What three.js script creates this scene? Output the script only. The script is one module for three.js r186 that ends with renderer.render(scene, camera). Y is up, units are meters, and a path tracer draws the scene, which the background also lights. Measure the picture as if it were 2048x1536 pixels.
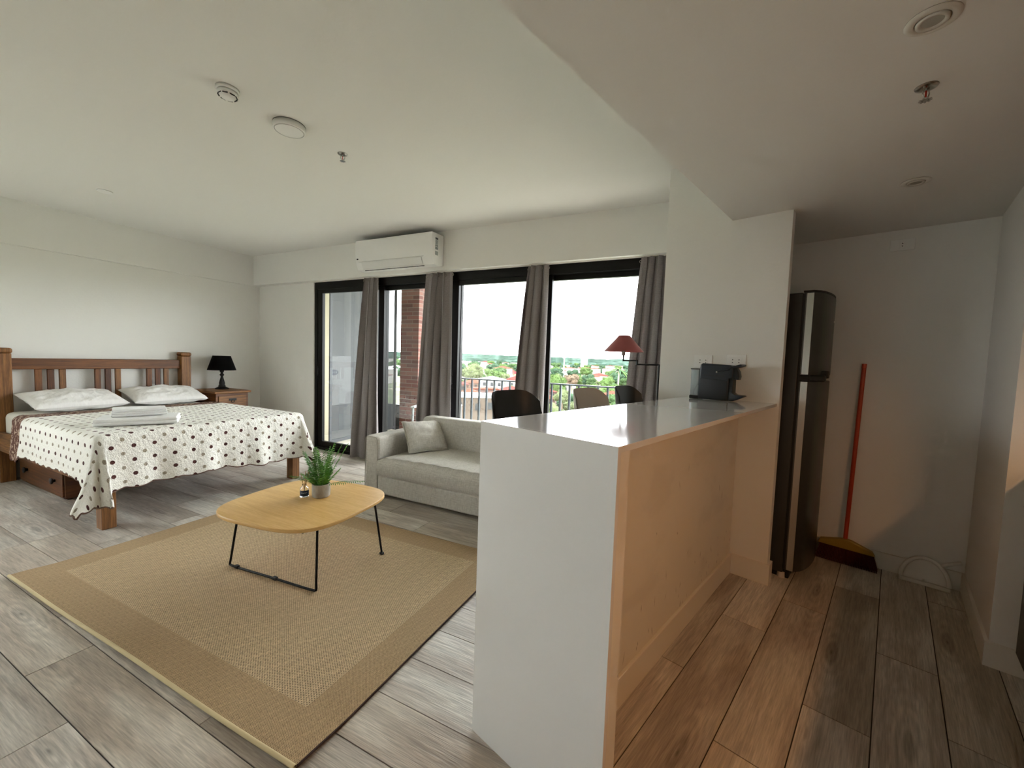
import * as THREE from 'three';
import { RoundedBoxGeometry } from 'three/addons/geometries/RoundedBoxGeometry.js';
import { mergeGeometries, toCreasedNormals } from 'three/addons/utils/BufferGeometryUtils.js';
import { RectAreaLightUniformsLib } from 'three/addons/lights/RectAreaLightUniformsLib.js';

// ---------------------------------------------------------------- camera, sky, exposure
const scene = new THREE.Scene();
const R = THREE.MathUtils.degToRad;
const camera = new THREE.PerspectiveCamera(2 * Math.atan(768 / 812.74) * 180 / Math.PI, 2048 / 1536, 0.05, 4000);
camera.rotation.order = 'YXZ';
camera.position.set(0, 1.30, 0);
camera.rotation.set(R(-3.549), R(26.148), R(1.932));
scene.add(camera);
scene.background = new THREE.Color().setRGB(0.94, 0.99, 1.02);   // bright overcast sky
scene.backgroundIntensity = 1.0;
const renderer = new THREE.WebGLRenderer();
renderer.toneMapping = THREE.LinearToneMapping;
renderer.toneMappingExposure = 16.0;
renderer.shadowMap.enabled = true;
RectAreaLightUniformsLib.init();

// ---------------------------------------------------------------- helpers
const DK = R(16.971), CK = Math.cos(DK), SK = Math.sin(DK);     // the kitchen is turned against the living room
const kp = (u, y, w) => [u * CK + w * SK, y, u * SK - w * CK];   // kitchen axes (right, up, forward) to the world
let seed = 12345;
const rnd = () => { seed |= 0; seed = seed + 0x6D2B79F5 | 0; let t = Math.imul(seed ^ seed >>> 15, 1 | seed); t = t + Math.imul(t ^ t >>> 7, 61 | t) ^ t; return ((t ^ t >>> 14) >>> 0) / 4294967296; };
const rr = (a, b) => a + (b - a) * rnd();
const lerp = (a, b, t) => a + (b - a) * t;
const clamp = (x, a, b) => Math.min(b, Math.max(a, x));
const smooth = (a, b, x) => { const t = clamp((x - a) / (b - a), 0, 1); return t * t * (3 - 2 * t); };
const used = {};
function numbered(n) { used[n] = (used[n] || 0) + 1; return used[n] === 1 ? n : n + '_' + String(used[n] - 1).padStart(3, '0'); }
function tag(o, label, category, group, kind) {
  if (label) o.userData.label = label; if (category) o.userData.category = category;
  if (group) o.userData.group = group; if (kind) o.userData.kind = kind; return o;
}
function thing(name, label, category, pos = [0, 0, 0], turn = 0, group) {
  const o = new THREE.Group(); o.name = numbered(name); o.position.set(...pos); o.rotation.y = turn; scene.add(o);
  return tag(o, label, category, group);
}
const kthing = (name, label, category, u, y, w, group) => thing(name, label, category, kp(u, y, w), -DK, group);
function part(name, geo, m, parent, pos, rot) {
  const o = new THREE.Mesh(geo, m); o.name = name; if (pos) o.position.set(...pos); if (rot) o.rotation.set(...rot); parent.add(o); return o;
}
function dup(src, pos, turn, label) {
  const c = src.clone(); c.name = numbered(src.name.replace(/_\d{3}$/, '')); c.position.set(...pos); if (turn !== undefined) c.rotation.y = turn;
  c.userData = { ...src.userData }; if (label) c.userData.label = label; scene.add(c); return c;
}
function struct(name, geo, m, pos, turn) {
  const o = part(numbered(name), geo, m, scene, pos); if (turn) o.rotation.y = turn; o.userData.kind = 'structure'; return o;
}
// uv in metres by the way each face points
function triUV(g, swap) {
  if (g.index) g = g.toNonIndexed();
  const p = g.attributes.position, uv = new Float32Array(p.count * 2), a = new THREE.Vector3(), b = new THREE.Vector3(), c = new THREE.Vector3();
  for (let i = 0; i < p.count; i += 3) {
    a.fromBufferAttribute(p, i); b.fromBufferAttribute(p, i + 1); c.fromBufferAttribute(p, i + 2);
    const n = b.clone().sub(a).cross(c.clone().sub(a)), ax = Math.abs(n.x), ay = Math.abs(n.y), az = Math.abs(n.z);
    [a, b, c].forEach((v, k) => {
      let s, t;
      if (ay >= ax && ay >= az) { s = v.x; t = v.z; } else if (ax >= az) { s = v.z; t = v.y; } else { s = v.x; t = v.y; }
      if (swap === 'y' && !(ay >= ax && ay >= az)) { const q = s; s = t; t = q; }
      if (swap === 'z') { if (ay >= ax && ay >= az) { const q = s; s = t; t = q; } }
      uv[(i + k) * 2] = s; uv[(i + k) * 2 + 1] = t;
    });
  }
  g.setAttribute('uv', new THREE.BufferAttribute(uv, 2)); return g;
}
function merge(list) {
  return mergeGeometries(list.map(g => { g = g.index ? g.toNonIndexed() : g; for (const k of Object.keys(g.attributes)) if (!['position', 'normal', 'uv'].includes(k)) g.deleteAttribute(k); if (!g.attributes.uv) g = triUV(g); if (!g.attributes.normal) g.computeVertexNormals(); return g; }));
}
// boxes by their corners; r rounds the edges
function bx(x0, x1, y0, y1, z0, z1, r = 0, swap, seg = 2) {
  const w = Math.abs(x1 - x0), h = Math.abs(y1 - y0), d = Math.abs(z1 - z0);
  let g = r > 0 ? new RoundedBoxGeometry(w, h, d, seg, Math.min(r, w / 2.01, h / 2.01, d / 2.01)) : new THREE.BoxGeometry(w, h, d);
  g.translate((x0 + x1) / 2, (y0 + y1) / 2, (z0 + z1) / 2); return triUV(g, swap);
}
function cyl(r0, r1, h, x, y, z, seg = 20) { const g = new THREE.CylinderGeometry(r0, r1, h, seg); g.translate(x, y, z); return g.toNonIndexed(); }
function tube(pts, r, seg = 40, rad = 8) { return new THREE.TubeGeometry(new THREE.CatmullRomCurve3(pts.map(p => new THREE.Vector3(...p)), false, 'centripetal'), seg, r, rad); }
function bar(a, b, r, rad = 10) {
  const A = new THREE.Vector3(...a), B = new THREE.Vector3(...b), d = B.clone().sub(A), g = new THREE.CylinderGeometry(r, r, d.length(), rad);
  g.applyQuaternion(new THREE.Quaternion().setFromUnitVectors(new THREE.Vector3(0, 1, 0), d.clone().normalize())); g.translate(...A.add(B).multiplyScalar(0.5).toArray()); return g;
}
function lathe(pts, seg = 32) { return new THREE.LatheGeometry(pts.map(p => new THREE.Vector2(...p)), seg); }
// prism over a polygon in the floor plan
function prism(poly, y0, y1, uvf) {
  const P = [], U = [], tri = (a, b, c) => { for (const v of [a, b, c]) { P.push(...v); U.push(...(uvf ? uvf(v) : [v[0], v[2]])); } };
  let area = 0; poly.forEach((p, i) => { const q = poly[(i + 1) % poly.length]; area += p[0] * q[1] - q[0] * p[1]; });
  if (area > 0) poly = poly.slice().reverse();
  const top = poly.map(p => [p[0], y1, p[1]]), bot = poly.map(p => [p[0], y0, p[1]]), n = poly.length;
  for (let i = 1; i < n - 1; i++) { tri(top[0], top[i], top[i + 1]); tri(bot[0], bot[i + 1], bot[i]); }
  for (let i = 0; i < n; i++) { const j = (i + 1) % n; tri(top[i], bot[i], bot[j]); tri(top[i], bot[j], top[j]); }
  const g = new THREE.BufferGeometry(); g.setAttribute('position', new THREE.Float32BufferAttribute(P, 3)); g.setAttribute('uv', new THREE.Float32BufferAttribute(U, 2)); g.computeVertexNormals(); return g;
}
function clip(poly, nx, nz, d) {  // keeps nx*x + nz*z <= d
  const out = [], s = p => nx * p[0] + nz * p[1] - d;
  poly.forEach((p, i) => { const q = poly[(i + 1) % poly.length], a = s(p), b = s(q); if (a <= 0) out.push(p); if ((a < 0) !== (b < 0) && a !== b) { const t = a / (a - b); out.push([lerp(p[0], q[0], t), lerp(p[1], q[1], t)]); } });
  return out;
}
// closed sheet with thickness from a surface function
function sheet(nu, nv, fn, thick, uvf) {
  const pos = [], nor = [], uv = [], idx = [], A = new THREE.Vector3(), B = new THREE.Vector3(), e = 1e-3;
  const at = (u, v) => new THREE.Vector3(...fn(u, v));
  for (let s = 0; s < 2; s++) for (let j = 0; j <= nv; j++) for (let i = 0; i <= nu; i++) {
    const u = i / nu, v = j / nv, p = at(u, v);
    A.copy(at(Math.min(1, u + e), v)).sub(at(Math.max(0, u - e), v)); B.copy(at(u, Math.min(1, v + e))).sub(at(u, Math.max(0, v - e)));
    const n = A.clone().cross(B).normalize(); if (!(n.length() > 0.5)) n.set(0, 1, 0);
    const k = s ? -1 : 1; p.addScaledVector(n, k * thick / 2); pos.push(p.x, p.y, p.z); nor.push(n.x * k, n.y * k, n.z * k); uv.push(...(uvf ? uvf(u, v) : [u, v]));
  }
  const W = nu + 1, N = W * (nv + 1);
  for (let j = 0; j < nv; j++) for (let i = 0; i < nu; i++) { const a = j * W + i, b = a + 1, c = a + W, d = c + 1; idx.push(a, b, d, a, d, c, N + a, N + d, N + b, N + a, N + c, N + d); }
  const rim = (a, b) => idx.push(a, N + a, N + b, a, N + b, b);
  for (let i = 0; i < nu; i++) { rim(i, i + 1); rim(nv * W + i + 1, nv * W + i); }
  for (let j = 0; j < nv; j++) { rim((j + 1) * W, j * W); rim(j * W + nu, (j + 1) * W + nu); }
  const g = new THREE.BufferGeometry(); g.setAttribute('position', new THREE.Float32BufferAttribute(pos, 3)); g.setAttribute('normal', new THREE.Float32BufferAttribute(nor, 3)); g.setAttribute('uv', new THREE.Float32BufferAttribute(uv, 2)); g.setIndex(idx); return g;
}
// ---------------------------------------------------------------- noise and textures
const hash = (x, y, s) => { let h = Math.imul(x, 374761393) + Math.imul(y, 668265263) + Math.imul(s, 1274126177) | 0; h = Math.imul(h ^ h >>> 13, 1274126177); return ((h ^ h >>> 16) >>> 0) / 4294967296; };
function vn(x, y, px, py, s) {
  const xi = Math.floor(x), yi = Math.floor(y); let fx = x - xi, fy = y - yi; fx = fx * fx * (3 - 2 * fx); fy = fy * fy * (3 - 2 * fy);
  const m = (a, p) => ((a % p) + p) % p, a = m(xi, px), b = m(xi + 1, px), c = m(yi, py), d = m(yi + 1, py);
  return lerp(lerp(hash(a, c, s), hash(b, c, s), fx), lerp(hash(a, d, s), hash(b, d, s), fx), fy);
}
function fbm(x, y, px, py, s, o = 4) { let v = 0, a = 0.5, t = 0; for (let i = 0; i < o; i++) { v += a * vn(x, y, px, py, s + i * 17); t += a; x *= 2; y *= 2; px *= 2; py *= 2; a *= 0.5; } return v / t; }
const n3 = (x, y, z, s) => (vn(x + 31.7, y + 17.3, 4096, 4096, s) + vn(y + 11.1, z + 47.9, 4096, 4096, s + 3) + vn(z + 5.2, x + 71.5, 4096, 4096, s + 7)) / 3;
function tex(w, h, mw, mh, fn, srgb = true) {  // fn(u, v) -> [r, g, b] in 0..1; covers mw x mh metres
  const d = new Uint8Array(w * h * 4);
  for (let j = 0; j < h; j++) for (let i = 0; i < w; i++) { const c = fn((i + 0.5) / w, (j + 0.5) / h), k = (j * w + i) * 4; for (let q = 0; q < 3; q++) d[k + q] = clamp(c[q], 0, 1) * 255; d[k + 3] = 255; }
  const t = new THREE.DataTexture(d, w, h); t.wrapS = t.wrapT = THREE.RepeatWrapping; t.magFilter = THREE.LinearFilter; t.minFilter = THREE.LinearMipmapLinearFilter; t.generateMipmaps = true;
  if (srgb) t.colorSpace = THREE.SRGBColorSpace; t.repeat.set(1 / mw, 1 / mh); t.needsUpdate = true; return t;
}
const grey = v => [v, v, v];
const mix3 = (a, b, t) => [lerp(a[0], b[0], t), lerp(a[1], b[1], t), lerp(a[2], b[2], t)];
const rgb = h => [(h >> 16 & 255) / 255, (h >> 8 & 255) / 255, (h & 255) / 255];
const std = (c, rough = 0.6, o = {}) => new THREE.MeshStandardMaterial({ color: c, roughness: rough, ...o });
const phy = (c, rough = 0.6, o = {}) => new THREE.MeshPhysicalMaterial({ color: c, roughness: rough, ...o });
function textPlate(w, h, draw) {
  const c = document.createElement('canvas'); c.width = w; c.height = h; const x = c.getContext('2d'); draw(x, w, h);
  const t = new THREE.CanvasTexture(c); t.colorSpace = THREE.SRGBColorSpace; return t;
}
// floor planks: grey-brown wood print, 2.4 m x 1.0 m, five plank widths
function plankValue(u, v) {
  const row = Math.floor(v * 5), x = u * 2.4, yy = (v * 5 - row) * 0.2;
  const warp = (fbm(u * 10, v * 10, 10, 10, 11 + row, 3) - 0.5);
  const knotX = [0.4, 1.5, 0.95, 2.0, 0.7][row], knotY = [0.07, 0.13, 0.1, 0.05, 0.14][row];
  const dx = (x - knotX) * 0.22, dy = yy - knotY, kd = Math.sqrt(dx * dx + dy * dy);
  const rings = Math.sin(kd * 320 + warp * 9) * Math.exp(-kd * 22);
  const fine = fbm(u * 48, v * 420, 48, 420, 3 + row, 3), mid = fbm(u * 12, v * 90, 12, 90, 5 + row, 3), big = fbm(u * 7, v * 14, 7, 14, 9 + row, 3);
  return { fine, mid, big, rings, warp, dark: smooth(0.66, 0.8, mid) * 0.6, knot: Math.exp(-kd * 90) };
}
const floorMap = tex(2048, 1024, 2.4, 1.0, (u, v) => {
  const p = plankValue(u, v); let c = mix3(rgb(0xbab0a5), rgb(0xd6d1c8), smooth(0.25, 0.75, p.big));
  const k = 1 + 0.26 * (p.fine - 0.5) + 0.26 * (p.mid - 0.5) + 0.09 * p.rings - 0.24 * p.dark - 0.3 * p.knot; return c.map(q => q * k);
});
const floorBump = tex(2048, 1024, 2.4, 1.0, (u, v) => { const p = plankValue(u, v); return grey(0.5 + 0.5 * (p.fine - 0.5) + 0.55 * (p.mid - 0.5) + 0.16 * p.rings); }, false);
const plankMat = [0xffffff, 0xf0ece6, 0xe4e2df].map(c => std(c, 0.42, { map: floorMap, bumpMap: floorBump, bumpScale: 0.0016 }));
const plaster = tex(512, 512, 0.6, 0.6, (u, v) => grey(0.5 + 0.5 * (fbm(u * 40, v * 40, 40, 40, 2, 4) - 0.5)), false);
const wallMat = std(0xeae9e3, 0.85, { bumpMap: plaster, bumpScale: 0.0012 });
const ceilMat = std(0xeae9e3, 0.9, { bumpMap: plaster, bumpScale: 0.0008 });
const trimMat = std(0xe6e2d8, 0.45);
const creamMat = std(0xdcd3b4, 0.8);
const blackAlu = phy(0x050506, 0.45, { specularIntensity: 0.5 });
const blackMat = std(0x070708, 0.5);
const blackMetal = std(0x101011, 0.38, { metalness: 0.5 });
const chrome = std(0xb8b6b0, 0.22, { metalness: 1 });
const glassPane = phy(0xffffff, 0.0, { transmission: 1, thickness: 0, ior: 1.45 });
const whitePlastic = std(0xeeeeea, 0.4);
function woodTex(a, b, mw, mh, s, w = 1024, h = 256, contrast = 0.5) {
  return tex(w, h, mw, mh, (u, v) => { const wv = fbm(u * 3, v * 4, 3, 4, s, 3), g = fbm(u * 6 + wv, v * 46 + wv * 4, 6, 46, s + 5, 4), f = fbm(u * 40, v * 200, 40, 200, s + 9, 2); return mix3(rgb(a), rgb(b), clamp(0.5 + (g - 0.5) * 2 * contrast + (f - 0.5) * 0.5 + (wv - 0.5) * 0.7, 0, 1)); });
}
const pineMap = woodTex(0x5e3b1a, 0xa87440, 1.2, 0.3, 21);
const pine = std(0xffffff, 0.5, { map: pineMap }), pineB = std(0xd9c6aa, 0.5, { map: pineMap }), pineDark = std(0xb39b7c, 0.5, { map: pineMap });
const oakMap = woodTex(0xd2a25c, 0xf0ca8a, 0.9, 0.3, 41, 1024, 512, 0.35);
const oak = std(0xffffff, 0.36, { map: oakMap });
const oakEdge = std(0xc79a66, 0.45, { map: oakMap });

// ---------------------------------------------------------------- the rooms
const inK = (u, w) => [u * CK + w * SK, u * SK - w * CK];
const kbox = (name, u0, u1, y0, y1, w0, w1, m) => struct(name, bx((u0 - u1) / 2, (u1 - u0) / 2, y0, y1, (w0 - w1) / 2, (w1 - w0) / 2), m, kp((u0 + u1) / 2, 0, (w0 + w1) / 2), -DK);
const wbox = (name, x0, x1, y0, y1, z0, z1, m) => struct(name, bx((x0 - x1) / 2, (x1 - x0) / 2, y0, y1, (z0 - z1) / 2, (z1 - z0) / 2), m, [(x0 + x1) / 2, 0, (z0 + z1) / 2]);
// floor: planks on a dark grout bed; the kitchen planks follow the kitchen's axes
const floor = new THREE.Group(); floor.name = 'floor'; floor.userData.kind = 'structure'; scene.add(floor);
part('grout_bed', bx(-6.1, 1.9, -0.16, -0.004, -3.95, 1.45), std(0x3b3632, 0.9), floor);
const splitU = -0.72, nU = [CK, SK];                           // u = x*CK + z*SK
function plank(poly, along, org, k) {
  if (poly.length < 3) return; let A = 0; poly.forEach((p, i) => { const q = poly[(i + 1) % poly.length]; A += p[0] * q[1] - q[0] * p[1]; }); if (Math.abs(A) < 0.004) return;
  const ou = Math.floor(rnd() * 8) * 0.31, ov = Math.floor(rnd() * 5) * 0.2;
  const uvf = v => { const dx = v[0] - org[0], dz = v[2] - org[1]; return [dx * along[0] + dz * along[1] + ou, -dx * along[1] + dz * along[0] + ov]; };
  part('plank', prism(poly, -0.012, 0, uvf), plankMat[k % 3], floor);
}
const g2 = 0.002;
for (let r = 0; r < 25; r++) {                                 // living room: boards along x
  const z1 = 1.268 - r * 0.2, z0 = z1 - 0.2; if (z1 < -3.72) break;
  const ph = [-2.335, -3.92, -2.73, -3.53, -3.12][((Math.round((-0.532 - z1) / 0.2) % 5) + 5) % 5];
  for (let k = -4; k < 6; k++) {
    const x0 = ph + k * 1.2, x1 = x0 + 1.2; if (x1 < -5.93 || x0 > 1.3) continue;
    let p = [[Math.max(x0, -5.93) + g2, Math.max(z0, -3.72) + g2], [x1 - g2, Math.max(z0, -3.72) + g2], [x1 - g2, z1 - g2], [Math.max(x0, -5.93) + g2, z1 - g2]];
    p = clip(p, nU[0], nU[1], splitU - g2); plank(p, [1, 0], [x0, z0], Math.floor(rnd() * 3));
  }
}
for (let r = 0; r < 10; r++) {                                 // kitchen: boards along w
  const u0 = -0.773 + r * 0.2, u1 = u0 + 0.2, ph = [1.75, 2.285, 2.683, 1.896, 2.5, 2.09, 2.4, 1.9, 2.6, 2.2][r];
  for (let k = -4; k < 3; k++) {
    const w0 = ph + k * 1.2, w1 = w0 + 1.2; if (w0 > 3.6 || w1 < -2) continue;
    const a0 = Math.max(w0, -2) + g2, a1 = Math.min(w1, 3.6) - g2, b0 = Math.max(u0, splitU) + g2, b1 = Math.min(u1, 1.06) - g2; if (b1 <= b0) continue;
    let p = [inK(b0, a0), inK(b1, a0), inK(b1, a1), inK(b0, a1)]; p = clip(p, 0, 1, 1.3);
    plank(p, [SK, -CK], inK(u0, w0), Math.floor(rnd() * 3));
  }
}
wbox('ceiling', -6.1, 1.9, 2.62, 2.78, -3.95, 1.45, ceilMat);
struct('ceiling_kitchen', prism([inK(-0.79, 3.72), inK(1.18, 3.72), inK(1.18, -1.05), inK(-0.79, -1.65)], 2.20, 2.625), ceilMat);
wbox('trim_1', -5.93, -5.902, 2.205, 2.62, -3.70, 1.30, wallMat);
wbox('wall_window', -6.1, -4.775, 0, 2.215, -3.93, -3.70, wallMat); wbox('trim_4', -4.775, -4.767, -0.03, 2.62, -3.935, -3.835, std(0xaaa48c, 0.9));
wbox('trim_2', -5.93, 0.15, 2.215, 2.62, -3.95, -3.60, wallMat);
wbox('wall_back', -6.1, 1.9, 0, 2.62, 1.30, 1.45, wallMat);
{ // bed wall; unseen window added beside the camera to light the near side
  const Z0 = -0.10, Z1 = 1.18, Y0 = 0.75, Y1 = 2.35; struct('wall_left', merge([bx(-6.1, -5.93, 0, 2.62, -3.95, Z0), bx(-6.1, -5.93, 0, 2.62, Z1, 1.45), bx(-6.1, -5.93, 0, Y0, Z0, Z1), bx(-6.1, -5.93, Y1, 2.62, Z0, Z1)]), wallMat);
  const w = new THREE.Group(); w.name = 'window_1'; w.userData.kind = 'structure'; scene.add(w);
  part('added_window_frame', merge([bx(-6.06, -6.01, Y0, Y0 + 0.045, Z0, Z1), bx(-6.06, -6.01, Y1 - 0.045, Y1, Z0, Z1), bx(-6.06, -6.01, Y0, Y1, Z0, Z0 + 0.045), bx(-6.06, -6.01, Y0, Y1, Z1 - 0.045, Z1)]), blackAlu, w);
  part('pane', bx(-6.0352, -6.035, Y0 + 0.045, Y1 - 0.045, Z0 + 0.045, Z1 - 0.045), glassPane, w);
}
kbox('wall_partition', -1.2, -0.475, 0, 2.62, 2.796, 2.865, wallMat);
kbox('wall_niche', -1.2, -1.12, 0, 2.62, 2.865, 3.75, wallMat);
kbox('wall_kitchen_back', -1.2, 1.2, 0, 2.22, 3.60, 3.75, wallMat);
kbox('wall_stub', 0.39, 1.2, 0, 2.22, 2.765, 3.60, wallMat);
kbox('wall_right', 1.06, 1.2, 0, 2.22, -1.25, 2.765, wallMat);
// baseboards
const bb = (n, u0, u1, w0, w1, h = 0.125) => kbox(n, u0, u1, 0, h, w0, w1, trimMat);
bb('baseboard_kitchen_back', -0.475, 0.39, 3.585, 3.60, 0.11); bb('baseboard_stub', 0.376, 0.39, 2.765, 3.585, 0.11); bb('baseboard_stub_end', 0.376, 0.52, 2.750, 2.765, 0.11);
bb('baseboard_partition', -0.668, -0.461, 2.781, 2.796); bb('baseboard_partition_end', -0.475, -0.461, 2.796, 2.865);
wbox('baseboard_window', -5.93, -4.775, 0, 0.10, -3.70, -3.688, trimMat);
wbox('baseboard_left', -5.93, -5.918, 0, 0.10, -3.688, 1.30, trimMat);

// ---------------------------------------------------------------- sliding window doors
const frameOuter = struct('door_frame', merge([bx(-4.775, 0, 2.125, 2.215, -3.83, -3.715), bx(-4.775, 0, 0, 0.035, -3.83, -3.715), bx(-4.775, -4.725, 0.035, 2.125, -3.83, -3.715), bx(-0.18, 0, 0.035, 2.125, -3.83, -3.715)]), blackAlu);
frameOuter.name = 'trim_3';
[[-4.725, -3.57, 0], [-3.66, -2.50, 1], [-2.59, -1.43, 0], [-1.535, -0.18, 1]].forEach(([a, b, t], i) => {
  const g = new THREE.Group(); g.name = 'door_' + (i + 1); g.userData.kind = 'structure'; scene.add(g);
  const z0 = t ? -3.818 : -3.768, z1 = z0 + 0.045, s = 0.085;
  part('stile', bx(a, a + s, 0.035, 2.125, z0, z1, 0.004), blackAlu, g); part('stile', bx(b - s, b, 0.035, 2.125, z0, z1, 0.004), blackAlu, g);
  part('rail', bx(a + s, b - s, 0.035, 0.115, z0, z1, 0.004), blackAlu, g); part('rail', bx(a + s, b - s, 2.075, 2.125, z0, z1, 0.004), blackAlu, g);
  part('pane', bx(a + s - 0.005, b - s + 0.005, 0.11, 2.08, z0 + 0.022, z0 + 0.0222), glassPane, g);
  const hx = i === 2 ? a + 0.03 : (i === 0 ? a + 0.03 : b - 0.04);
  part('handle', merge([bx(hx - 0.008, hx + 0.008, 0.95, 1.15, z1, z1 + 0.006, 0.003), bx(hx - 0.006, hx + 0.006, 0.99, 1.11, z1 + 0.02, z1 + 0.034, 0.005), bx(hx - 0.005, hx + 0.005, 1.0, 1.012, z1 + 0.004, z1 + 0.024), bx(hx - 0.005, hx + 0.005, 1.088, 1.10, z1 + 0.004, z1 + 0.024)]), blackMetal, g);
});
// ---------------------------------------------------------------- breakfast counter
const scuff = tex(1024, 1024, 2.0, 1.1, (u, v) => {
  let d = 0; for (let k = 0; k < 60; k++) { const cx = hash(k, 1, 5), cy = 0.12 + 0.7 * hash(k, 2, 5) * hash(k, 7, 5), len = 0.004 + 0.022 * hash(k, 3, 5), w = 0.0012; const dx = (u - cx) - (v - cy) * (hash(k, 4, 5) - 0.5) * 0.5, dy = v - cy; if (Math.abs(dy) < len && Math.abs(dx) < w * 2) d = Math.max(d, (1 - Math.abs(dy) / len) * smooth(w * 2, 0, Math.abs(dx)) * (0.25 + 0.4 * hash(k, 6, 5))); }
  const st = 0.05 * smooth(0.55, 0.8, fbm(u * 9, v * 9, 9, 9, 71, 4)); return mix3(rgb(0xe4e0d6), rgb(0x5a5048), clamp(d + st, 0, 1));
});
const scuffed = std(0xffffff, 0.8, { map: scuff, bumpMap: plaster, bumpScale: 0.0008 });
const quartz = phy(0xf0efec, 0.10, { clearcoat: 0.6, clearcoatRoughness: 0.04 });
{
  const c = kthing('breakfast_counter', 'white breakfast counter half wall with scuffed kitchen side beside the partition wall', 'counter', -0.737, 0, 1.85);
  // local x = u + 0.737, local z = -(w - 1.85)
  const L = (u0, u1, y0, y1, w0, w1, r) => bx(u0 + 0.737, u1 + 0.737, y0, y1, 1.85 - w1, 1.85 - w0, r);
  part('half_wall', L(-0.90, -0.683, 0, 1.073, 0.982, 2.794), scuffed, c);
  part('end_pier', L(-0.985, -0.489, 0, 1.073, 0.930, 0.982), scuffed, c);
  part('baseboard', L(-0.683, -0.668, 0, 0.125, 0.983, 2.780, 0.003), trimMat, c);
  tag(part('worktop', L(-0.992, -0.486, 1.073, 1.09, 0.930, 2.795, 0.0008), quartz, c), 'polished white stone worktop');
  tag(part('end_panel', L(-0.992, -0.486, 0, 1.09, 0.914, 0.930, 0.0008), quartz, c), 'polished white stone end panel');
}
// ---------------------------------------------------------------- bed
{
  const b = thing('bed', 'wooden double bed with slatted headboard and square posts', 'bed', [-4.85, 0, -2.0]);
  const L = (x0, x1, y0, y1, z0, z1, r, s) => bx(x0 + 4.85, x1 + 4.85, y0, y1, z0 + 2.0, z1 + 2.0, r, s);
  for (const [z0, z1] of [[-1.33, -1.23], [-2.77, -2.67]]) {
    const p = part('headboard_post', L(-5.91, -5.81, 0, 1.195, z0, z1, 0.006, 'y'), pine, b);
    part('post_cap', L(-5.918, -5.802, 1.195, 1.245, z0 - 0.008, z1 + 0.008, 0.02, 'y'), pine, p);
    part('foot_leg', L(-3.86, -3.77, 0, 0.475, z0 + 0.01, z1 - 0.01, 0.005, 'y'), pine, b);
  }
  part('top_rail', L(-5.885, -5.84, 1.045, 1.15, -2.67, -1.33, 0.006), pineB, b);
  part('bottom_rail', L(-5.885, -5.84, 0.40, 0.52, -2.67, -1.33, 0.006), pine, b);
  for (const gz of [-1.585, -2.01, -2.45]) for (const k of [-1, 0, 1]) part('slat', L(-5.874, -5.850, 0.52, 1.045, gz + k * 0.082 - 0.024, gz + k * 0.082 + 0.024, 0.004, 'y'), k === 0 ? pineDark : (k < 0 ? pine : pineB), b);
  part('side_rail', L(-5.81, -3.86, 0.30, 0.475, -1.262, -1.235, 0.004), pine, b); part('side_rail', L(-5.81, -3.86, 0.30, 0.475, -2.765, -2.738, 0.004), pine, b);
  part('foot_rail', L(-3.83, -3.80, 0.30, 0.475, -2.67, -1.33, 0.004), pine, b);
  part('bed_base', L(-5.83, -3.84, 0.36, 0.395, -2.735, -1.265), pineDark, b);
}
const linen = tex(512, 512, 0.5, 0.5, (u, v) => grey(0.5 + 0.7 * (fbm(u * 14, v * 9, 14, 9, 55, 4) - 0.5)), false);
const sheetMat = std(0xeceae6, 0.85, { bumpMap: linen, bumpScale: 0.006 });
tag(part(numbered('mattress'), bx(-5.815, -3.835, 0.397, 0.655, -2.732, -1.268, 0.05), std(0xe4e1d8, 0.9), scene), 'cream mattress under the polka dot quilt', 'mattress');
// quilt
const QT = 0.668, QX0 = -5.30, QXF = -3.79, QZN = -1.255, QZF = -2.745, QL = QXF - QX0, QW = QZN - QZF, QR = 0.05;
function drop(d, R0) { const a = R0 * Math.PI / 2; return d < a ? [R0 * Math.sin(d / R0), R0 * (1 - Math.cos(d / R0))] : [R0, R0 + d - a]; }
function quiltAt(p, q) {
  const dx = Math.max(0, p - QL), dn = Math.max(0, -q), df = Math.max(0, q - QW), dz = dn || df, sz = dn ? 1 : -1;
  const bump = 0.006 * (fbm(p * 9 + 3, q * 9 + 3, 64, 64, 61, 3) - 0.5) * 2;
  let x = QX0 + Math.min(p, QL), z = QZN - clamp(q, 0, QW), y = QT + bump * (dx || dz ? 0.3 : 1);
  if (!dx && !dz) return [x, y, z];
  const ca = dx / 0.45, cb = dz / 0.42, kc = dx && dz ? lerp(1, Math.max(ca, cb) / Math.hypot(ca, cb), 1) : 1, d0 = Math.hypot(dx, dz), s20 = d0 ? 2 * dx * dz / (d0 * d0) : 0, phi = Math.atan2(dz, dx), B = smooth(0, 0.13, phi) * smooth(1.5, 1.05, phi), d = d0 * kc * (1 + 0.20 * smooth(0, 0.13, phi) * smooth(1.3, 0.45, phi)), s2 = B;
  let [out, down] = drop(d, QR);
  const hang = Math.max(0, down - QR);
  const near = sz > 0 ? 1 : 0.75;
  out += hang * (0.06 + (near * 0.30) * B);
  const edge = Math.cos(phi) * (0.028 * Math.sin(q * 13 + 0.6) + 0.014 * Math.sin(q * 29 + 2)) + Math.sin(phi) * (0.012 * Math.sin(p * 11) + 0.006 * Math.sin(p * 31 + 1));
  out += hang / 0.4 * (edge + 0.03 * s2 * Math.sin(phi * 9 + 0.4));
  x += out * Math.cos(phi) * (1 + 0.5 * bump); z += sz * out * Math.sin(phi); y = QT - down + (y - QT);
  return [x + bump * 0.8 * Math.cos(phi), y, z + sz * bump * 0.8 * Math.sin(phi)];
}
const sc = (t, per, a) => a * Math.abs(Math.sin(Math.PI * t / per));
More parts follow.
